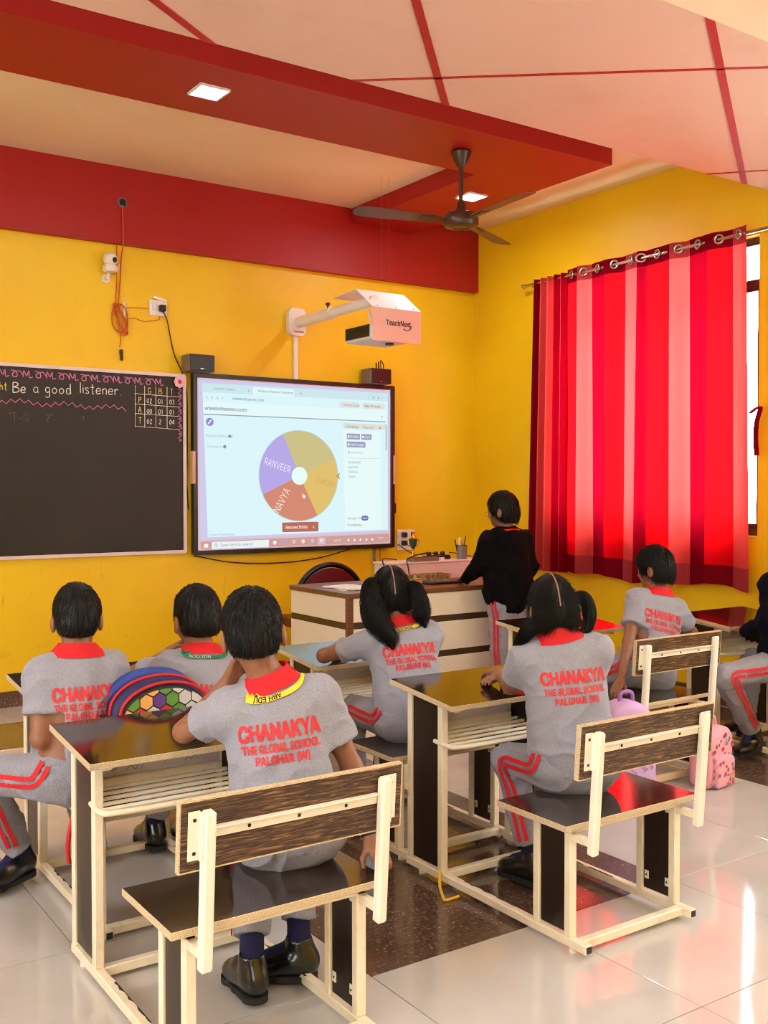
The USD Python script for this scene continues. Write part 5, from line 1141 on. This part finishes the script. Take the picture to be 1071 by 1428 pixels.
# boy at the left of the shared bench, leg swung out
person('boy in grey school shirt at the left end of the shared bench, leg out sideways', -2, (1.035, 3.285, .490), (1.040, 3.315, .855), (1.052, 3.345, .985), (17, 4, 0),
    [J((.905, 3.255, .615), (.985, 3.43, .575), (.5, .8, -.1), (0, 0, -1), (1, -.5, 0), .5), J((1.225, 3.42, .64), (1.235, 3.61, .685), (-.2, 1, 0), (0, 0, -1), (-1, 0, 0), .3)],
    [Lg((.790, 3.470, .462), (.955, 3.690, .112), (-.88, -.40, -.05), out=(-.35, -.93, .08), cuff=.06), Lg((1.075, 3.58, .45), (1.235, 3.735, .115), (.35, .9, -.15), out=(.9, -.4, 0), cuff=.06)],
    seed=5, strand_n=3000, stripes=(1, 0))
person('boy with green lanyard leaning on the desk behind the printed backpack', 12, (1.465, 3.315, .488), (1.525, 3.425, .795), (1.530, 3.470, .935), (6, 8, 0),
    [J((1.372, 3.66, .715), (1.480, 3.60, .790), (.75, -.15, .45), (.2, -.6, -.6), (0, .5, .8), .9), J((1.675, 3.63, .700), (1.585, 3.78, .715), (-.8, .5, .05), (0, 0, -1), (-.6, -.8, 0), .4)],
    [Lg((1.46, 3.63, .455), (1.47, 3.74, .105), (0, 1, 0)), Lg((1.60, 3.60, .455), (1.61, 3.72, .105), (.1, 1, 0))],
    seed=8, hd_s=1.10, strand_n=3000, text_drop=.14, text_shift=-.02, lanyard=('green', 'NOITION', 0.3), stripes=(0, 0))
# girl with two long ponytails
pE, iE = person('girl with two long loose ponytails writing at the second desk', 22, (2.385, 3.315, .490), (2.398, 3.425, .838), (2.385, 3.465, .978), (25, 6, -4),
    [J((2.178, 3.655, .705), (2.330, 3.790, .712), (.8, .6, 0), (0, 0, -1), (-.5, .8, 0), .5), J((2.625, 3.56, .690), (2.535, 3.75, .715), (-.5, .85, 0), (0, 0, -1), (-.8, -.4, 0), .4)],
    [Lg((2.335, 3.660, .460), (2.350, 3.720, .105), (0, 1, 0), out=(-.85, -.5, .15)), Lg((2.500, 3.630, .460), (2.500, 3.70, .105), (.2, 1, 0))],
    hair='tied', seed=11, strand_n=4000, lanyard=('yellow', 'SCHOOL', 0.0), stripes=(1, 0), text_shift=.01, h=.0068)
a_ = iE['at']
lock(pE, 'ponytail', [a_(-.066, -.050, .030), a_(-.090, -.075, .030), a_(-.100, -.095, -.030), a_(-.088, -.105, -.105), a_(-.045, -.120, -.180), a_(-.030, -.118, -.235)], [.018, .030, .040, .046, .036, .008], 21, 520, .010)
lock(pE, 'ponytail', [a_(.064, -.050, .010), a_(.086, -.070, .004), a_(.098, -.085, -.050), a_(.104, -.085, -.110), a_(.112, -.080, -.160)], [.016, .028, .036, .034, .006], 22, 420, .010)
# girl with two braids on the right bench
pB, iB = person('girl with two short braids leaning on the right hand desk', 35, (2.430, 2.455, .490), (2.432, 2.530, .892), (2.424, 2.560, 1.003), (27, 12, -3),
    [J((2.368, 2.705, .712), (2.452, 2.865, .722), (.15, .98, -.12), (0, 0, -1), (1, .2, 0), .35), J((2.640, 2.700, .690), (2.475, 2.830, .715), (-.9, .3, 0), (0, 0, -1), (-.3, .9, 0), .4)],
    [Lg((2.400, 2.745, .435), (2.430, 2.655, .105), (-.1, .95, 0), out=(-.85, -.5, .15)), Lg((2.600, 2.735, .455), (2.610, 2.780, .105), (.1, 1, 0))],
    hair='tied', seed=14, h=.0056, strand_n=5000, stripes=(1, 0), text_shift=.02, sh_w=.120)
a_ = iB['at']
lock(pB, 'braid', [a_(-.060, -.045, -.060), a_(-.090, -.045, -.075), a_(-.115, -.015, -.105), a_(-.125, .040, -.150), a_(-.110, .085, -.215), a_(-.085, .10, -.262)], [.022, .028, .021, .017, .014, .008], 31, 260, .004)
lock(pB, 'braid', [a_(.070, -.035, .010), a_(.096, -.035, .016), a_(.114, -.035, -.006), a_(.117, -.035, -.050), a_(.102, -.035, -.088), a_(.078, -.035, -.100)], [.014, .022, .022, .021, .018, .010], 32, 260, .003)
for s_, q_ in ((-.105, (-.015, -.098)), (.118, (-.035, .018))):
    pass
person('boy with thick short hair seated by the curtain, arm down on the seat', 20, (3.975, 3.505, .490), (4.098, 3.545, .852), (4.098, 3.575, 1.000), (-14, 8, 0),
    [J((3.835, 3.505, .640), (3.700, 3.430, .468), (-.75, -.3, -.35), (-.2, 0, -1), (.3, -.9, 0), .5), J((4.315, 3.51, .650), (4.240, 3.70, .60), (-.5, .8, .1), (0, 0, -1), (-.8, -.4, 0), .4)],
    [Lg((3.730, 3.760, .462), (3.720, 3.640, .115), (-.2, .95, -.1), out=(-.8, -.55, .2)), Lg((3.990, 3.850, .460), (3.880, 3.500, .165), (.1, .55, -.82), up=(0, .85, .5))],
    hair='bob', seed=17, h=.0068, strand_n=3500, stripes=(1, 0), shoe=('shoe_black', 'sole_grey'))
# pupil standing at the table
pS, iS = person('standing pupil in black hooded jacket at the teacher table, hand on its top', 8, (4.300, 4.930, .700), (4.285, 4.945, 1.112), (4.272, 4.965, 1.270), (-24, 6, 0),
    [J((4.115, 5.015, .905), (4.150, 5.165, .822), (.1, 1, -.12), (0, 0, -1), (1, 0, 0), .35), J((4.475, 4.915, .900), (4.455, 5.000, .725), (-.05, .3, -.95), (-1, 0, 0), (0, 1, 0), .4)],
    [Lg((4.235, 4.940, .385), (4.225, 4.915, .085), (-.15, 1, 0), out=(-.85, -.5, 0)), Lg((4.370, 4.925, .385), (4.375, 4.905, .085), (.15, 1, 0))],
    hair='bob', top='black', seed=20, h=.0068, stand=True, bulk=.018, strand_n=2500, stripes=(1, 0), sh_w=.130, hd_s=1.05)
a_ = iS['at']
part(pS, 'spectacles', [tube(np.array([a_(sg * .030 + .022 * math.cos(q_), .0885, -.019 + .017 * math.sin(q_)) for q_ in np.linspace(0, 2 * np.pi, 18)[:-1]]), .0013, 6, True) for sg in (-1, 1)] + [tube([a_(sg * .052, .087, -.016), a_(sg * .078, .0, -.008)], .0013, 6) for sg in (-1, 1)] + [tube([a_(-.008, .0885, -.016), a_(.008, .0885, -.016)], .0013, 6)], 'black_plastic')
Sf = Field(.03); n0 = np.array((4.285, 4.945, 1.112)); MTs = iS['MT']
Sf.add(ell(n0 + MTs @ np.array([0, 0, 0]) - np.array([0, .085, .065]), (.115, .040, .095))); Sf.add(ell(n0 + np.array([-.095, -.03, .012]), (.045, .055, .030))); Sf.add(ell(n0 + np.array([.085, -.045, .0]), (.050, .050, .032)))
part(pS, 'hood', crumple(Sf.mesh(.006), .010, 18, 4), 'hoodie_black', smooth=True)
# pupil cut by the right edge of the frame
pH, iH = person('pupil in navy hooded jacket with one leg out, cut off by the right edge', 32, (4.690, 3.185, .492), (4.765, 3.200, .930), (4.905, 3.205, 1.050), (30, 6, 4),
    [J((4.585, 3.245, .720), (4.640, 3.42, .640), (.2, .95, 0), (0, 0, -1), (1, 0, 0), .5), J((4.930, 3.170, .700), (4.93, 3.36, .66), (0, 1, 0), (0, 0, -1), (-1, 0, 0), .5)],
    [Lg((4.290, 3.285, .455), (4.610, 3.345, .110), (-.85, -.1, -.05), out=(-.2, -.96, .15)), Lg((4.84, 3.52, .455), (4.84, 3.56, .110), (.1, .98, 0))],
    hair='short', top='navy', seed=23, h=.0068, bulk=.020, strand_n=500, stripes=(1, 0), sh_w=.13)
Sf = Field(.03); n0 = np.array((4.760, 3.200, .930)); Sf.add(ell(n0 + np.array([.03, -.075, -.05]), (.105, .045, .090))); Sf.add(ell(n0 + np.array([-.085, -.03, .010]), (.040, .055, .032)))
part(pH, 'hood', crumple(Sf.mesh(.006), .010, 18, 6), 'hoodie_navy', smooth=True)

# ================================================================== BAGS
def arch(w, h, r=.55, n=24):
    """outline of a bag: straight sides, domed top, rounded foot"""
    pts = [(-w / 2 + .02, 0), (w / 2 - .02, 0), (w / 2, .02)]
    y0 = h * (1 - r * .55)
    for t in np.linspace(0, math.pi, n): pts.append((w / 2 * math.cos(t) * (1 if True else 1), y0 + (h - y0) * math.sin(t) ** .8))
    pts.append((-w / 2, .02)); return Polygon(pts)
def puffed(poly, d, org, ux, uy, bulge=.02, n=9):
    """a bag body: slices of the outline, smaller towards front and back"""
    ux, uy = np.asarray(ux, float), np.asarray(uy, float); uz = np.cross(ux, uy); c = np.array(poly.exterior.coords)[:-1]; m_ = len(c); V = []
    ctr = np.array([0, c[:, 1].mean()])
    for q in range(n):
        t = -1 + 2 * q / (n - 1); s = (1 - abs(t) ** 3.0) ** (1 / 3.0); k = 1 - bulge / max(c[:, 0].max(), .01) * (1 - s)
        P = ctr + (c - ctr) * k; V.append(np.asarray(org) + P[:, :1] * ux + P[:, 1:] * uy + uz * t * d / 2)
    V = np.vstack(V); f = []
    for q in range(n - 1):
        for i in range(m_): j = (i + 1) % m_; f += [(q * m_ + i, (q + 1) * m_ + j, q * m_ + j), (q * m_ + i, (q + 1) * m_ + i, (q + 1) * m_ + j)]
    V = np.vstack([V, V[:m_].mean(0), V[-m_:].mean(0)]); a, b = n * m_, n * m_ + 1
    for i in range(m_): j = (i + 1) % m_; f += [(a, i, j), (b, (n - 1) * m_ + j, (n - 1) * m_ + i)]
    t = trimesh.Trimesh(V, np.array(f), process=False); t.invert() if t.volume < 0 else None; return t
mat('bag_blue', (40, 66, 150), .6); mat('bag_navy', (28, 34, 84), .6); mat('bag_red', (196, 24, 34), .6); mat('bag_black', (26, 24, 30), .6); mat('bag_sky', (96, 150, 206), .6)
for c_, rgb in (('grey', (206, 200, 198)), ('green', (96, 150, 60)), ('purple', (98, 56, 140)), ('orange', (232, 170, 90)), ('red', (200, 50, 44)), ('cream', (232, 214, 190))): mat('hex_' + c_, rgb, .6)
bo = np.array([1.262, 3.205, .402]); a0 = .10; bx = np.array([math.cos(a0), math.sin(a0), 0]); bz = np.array([0, .06, .998]); by = np.cross(bx, bz)      # by points out of the front
bp = thing('backpack', 'blue school backpack printed with coloured hexagons, between two boys', 'backpack', bo)
part(bp, 'body', puffed(arch(.33, .380), .15, bo, bx, bz, .03), 'bag_navy', smooth=50)
fo = bo + by * .060
part(bp, 'front_compartment', puffed(arch(.315, .355), .07, fo, bx, bz, .022), 'bag_black', smooth=50, label='black front compartment with hexagon print')
def arch_line(w, h, off, z0=.05): c = np.array([p for p in arch(w, h).exterior.coords if p[1] > z0]); c = c[np.argsort(-np.arctan2(c[:, 1] - h * .4, c[:, 0]))]; return [off + p[0] * bx + p[1] * bz for p in c]
for w, h, o in ((.335, .383, bo + by * .035), (.320, .364, bo + by * .090)): part(bp, 'red_piping', tube(spline(arch_line(w, h, o), 90), .0055, 8), 'bag_red', smooth=True)
rh = random.Random(5); hexes = {}
inner = arch(.300, .345)
for r in range(12):
    for q in range(-6, 7):
        x = q * .046 + (.023 if r % 2 else 0); z = .03 + r * .040
        hx = Polygon([(x + .0240 * math.sin(t), z + .0240 * math.cos(t)) for t in np.arange(6) * math.pi / 3]).intersection(inner)
        if hx.is_empty or hx.area < 2e-4 or z < .14: continue
        c_ = rh.choice(['grey', 'green', 'purple', 'orange', 'red', 'cream', 'grey'])
        part(bp, 'hexagon', extr(hx.buffer(-.001), .003, fo + by * .0345, bx, bz) if False else extr(hx, .0025, fo + by * .0340, bx, bz), 'hex_' + c_, smooth=False)
pk = part(bp, 'front_pocket', puffed(arch(.25, .215), .05, bo + by * .10, bx, bz, .02), 'bag_sky', smooth=50)
part(pk, 'pocket_band', tube(spline(arch_line(.252, .215, bo + by * .112), 70), .012, 8), 'bag_blue', smooth=True); part(pk, 'pocket_piping', tube(spline(arch_line(.235, .203, bo + by * .122), 70), .0045, 8), 'bag_red', smooth=True)
for s in (-1, 1):
    so_ = bo + bx * s * .175 + by * .02
    sp_ = part(bp, 'side_pouch', puffed(arch(.11, .28), .05, so_, by * -s if s > 0 else by, bz, .015), 'bag_black', smooth=50); part(sp_, 'pouch_piping', tube(spline([so_ + (by if s < 0 else -by) * p[0] + bz * p[1] + bx * s * .022 for p in np.array(arch(.10, .27).exterior.coords)[3:-2]], 50), .005, 8), 'bag_red', smooth=True)
part(bp, 'blue_top_flap', tube(spline(arch_line(.30, .385, bo - by * .02, .20), 60), .022, 10), 'bag_blue', smooth=True)
stp = spline([(1.02, 3.16, .43), (.975, 3.13, .405), (.955, 3.115, .36), (.945, 3.11, .30), (.950, 3.11, .255)], 24); sv = np.array([.010, .012, 0]); n_ = len(stp)
part(bp, 'hanging_strap', tube(stp, np.interp(np.arange(n_), [0, n_], [.008, .0065]), 8), 'bag_red', smooth=True, label='red strap hanging over the bench end')
# pink school bag on the floor
mat('bag_pink', (238, 164, 184), .6, bump=(120, .3, .002)); mat('pink_dark', (206, 96, 140), .6); mat('motif_brown', (150, 100, 80), .7); mat('motif_orange', (230, 140, 70), .7); mat('motif_magenta', (204, 60, 110), .7); mat('motif_blue', (110, 140, 190), .7); mat('bag_lilac', (206, 170, 224), .6, bump=(120, .3, .002)); mat('lilac_dark', (160, 112, 190), .6)
po = np.array([3.985, 3.125, .0]); px_, pz_ = np.array([.985, .17, 0]), np.array([0, 0, 1.0]); py_ = np.cross(px_, pz_)
pb = thing('backpack', 'small pink school bag with scattered motifs on the floor', 'backpack', po)
part(pb, 'body', puffed(arch(.225, .285), .13, po, px_, pz_, .03), 'bag_pink', smooth=50)
part(pb, 'front_pocket', puffed(arch(.17, .15), .05, po + py_ * .060 + pz_ * .005, px_, pz_, .018), 'bag_pink', smooth=50)
part(pb, 'top_handle', tube(spline([po + px_ * -.03 + pz_ * .275, po + px_ * -.025 + pz_ * .315, po + px_ * .02 + pz_ * .322, po + px_ * .04 + pz_ * .285, po + px_ * .03 + pz_ * .255], 24), .008, 8), 'bag_pink', smooth=True)
part(pb, 'zip', tube(spline([po + px_ * p[0] * .98 + pz_ * p[1] * .985 + py_ * .045 for p in np.array(arch(.215, .278).exterior.coords)[3:-2]], 60), .003, 6), 'pink_dark', smooth=True)
rp = random.Random(9); inn = arch(.185, .25)
for k in range(60):
    x, z = rp.uniform(-.1, .1), rp.uniform(.015, .25)
    if not inn.contains(Point(x, z)): continue
    rr_ = rp.uniform(.006, .011); g_ = affinity_ = Point(x, z).buffer(rr_, quad_segs=3)
    on_pocket = arch(.15, .135).contains(Point(x, z - .005))
    part(pb, 'printed_motif', extr(g_, .002, po + py_ * ((.0845 if on_pocket else .0645)), px_, pz_), rp.choice(['motif_brown', 'motif_brown', 'motif_orange', 'motif_magenta', 'motif_blue']), smooth=False)
lo_ = np.array([3.385, 3.11, .0]); lx_ = np.array([.97, -.24, 0]); ly_ = np.cross(lx_, pz_)
lb = thing('backpack', 'tall lilac school bag on the floor behind the girl with braids', 'backpack', lo_)
part(lb, 'body', puffed(arch(.245, .475), .15, lo_, lx_, pz_, .035), 'bag_lilac', smooth=50)
part(lb, 'front_pocket', puffed(arch(.20, .27), .06, lo_ + ly_ * .068 + pz_ * .01, lx_, pz_, .02), 'bag_lilac', smooth=50)
part(lb, 'zip', tube(spline([lo_ + lx_ * p[0] + pz_ * p[1] + ly_ * .045 for p in np.array(arch(.236, .466).exterior.coords)[3:-2]], 60), .004, 6), 'lilac_dark', smooth=True)
part(lb, 'top_handle', tube(spline([lo_ + lx_ * -.03 + pz_ * .46, lo_ + lx_ * -.02 + pz_ * .505, lo_ + lx_ * .03 + pz_ * .505, lo_ + lx_ * .04 + pz_ * .46], 20), .009, 8), 'lilac_dark', smooth=True)
rp = random.Random(19)
for k in range(26):
    x, z = rp.uniform(-.08, .08), rp.uniform(.03, .22)
    part(lb, 'printed_squiggle', tube(spline([lo_ + lx_ * (x + .014 * math.sin(q_ * 1.7)) + pz_ * (z + q_ * .008) + ly_ * .0985 for q_ in range(5)], 12), .0018, 5), 'lilac_dark', smooth=True)
mat('strap_yellow', (240, 186, 40), .5)
ys = spline([(2.215, 2.905, .046), (2.175, 2.855, .045), (2.140, 2.810, .020), (2.118, 2.765, .006), (2.105, 2.738, .005), (2.130, 2.733, .005), (2.165, 2.735, .005)], 40)
solo('yellow_strap', tube(ys, .0055, 8), 'strap_yellow', 'yellow strap lying over the desk rail onto the granite floor', 'strap', smooth=True)
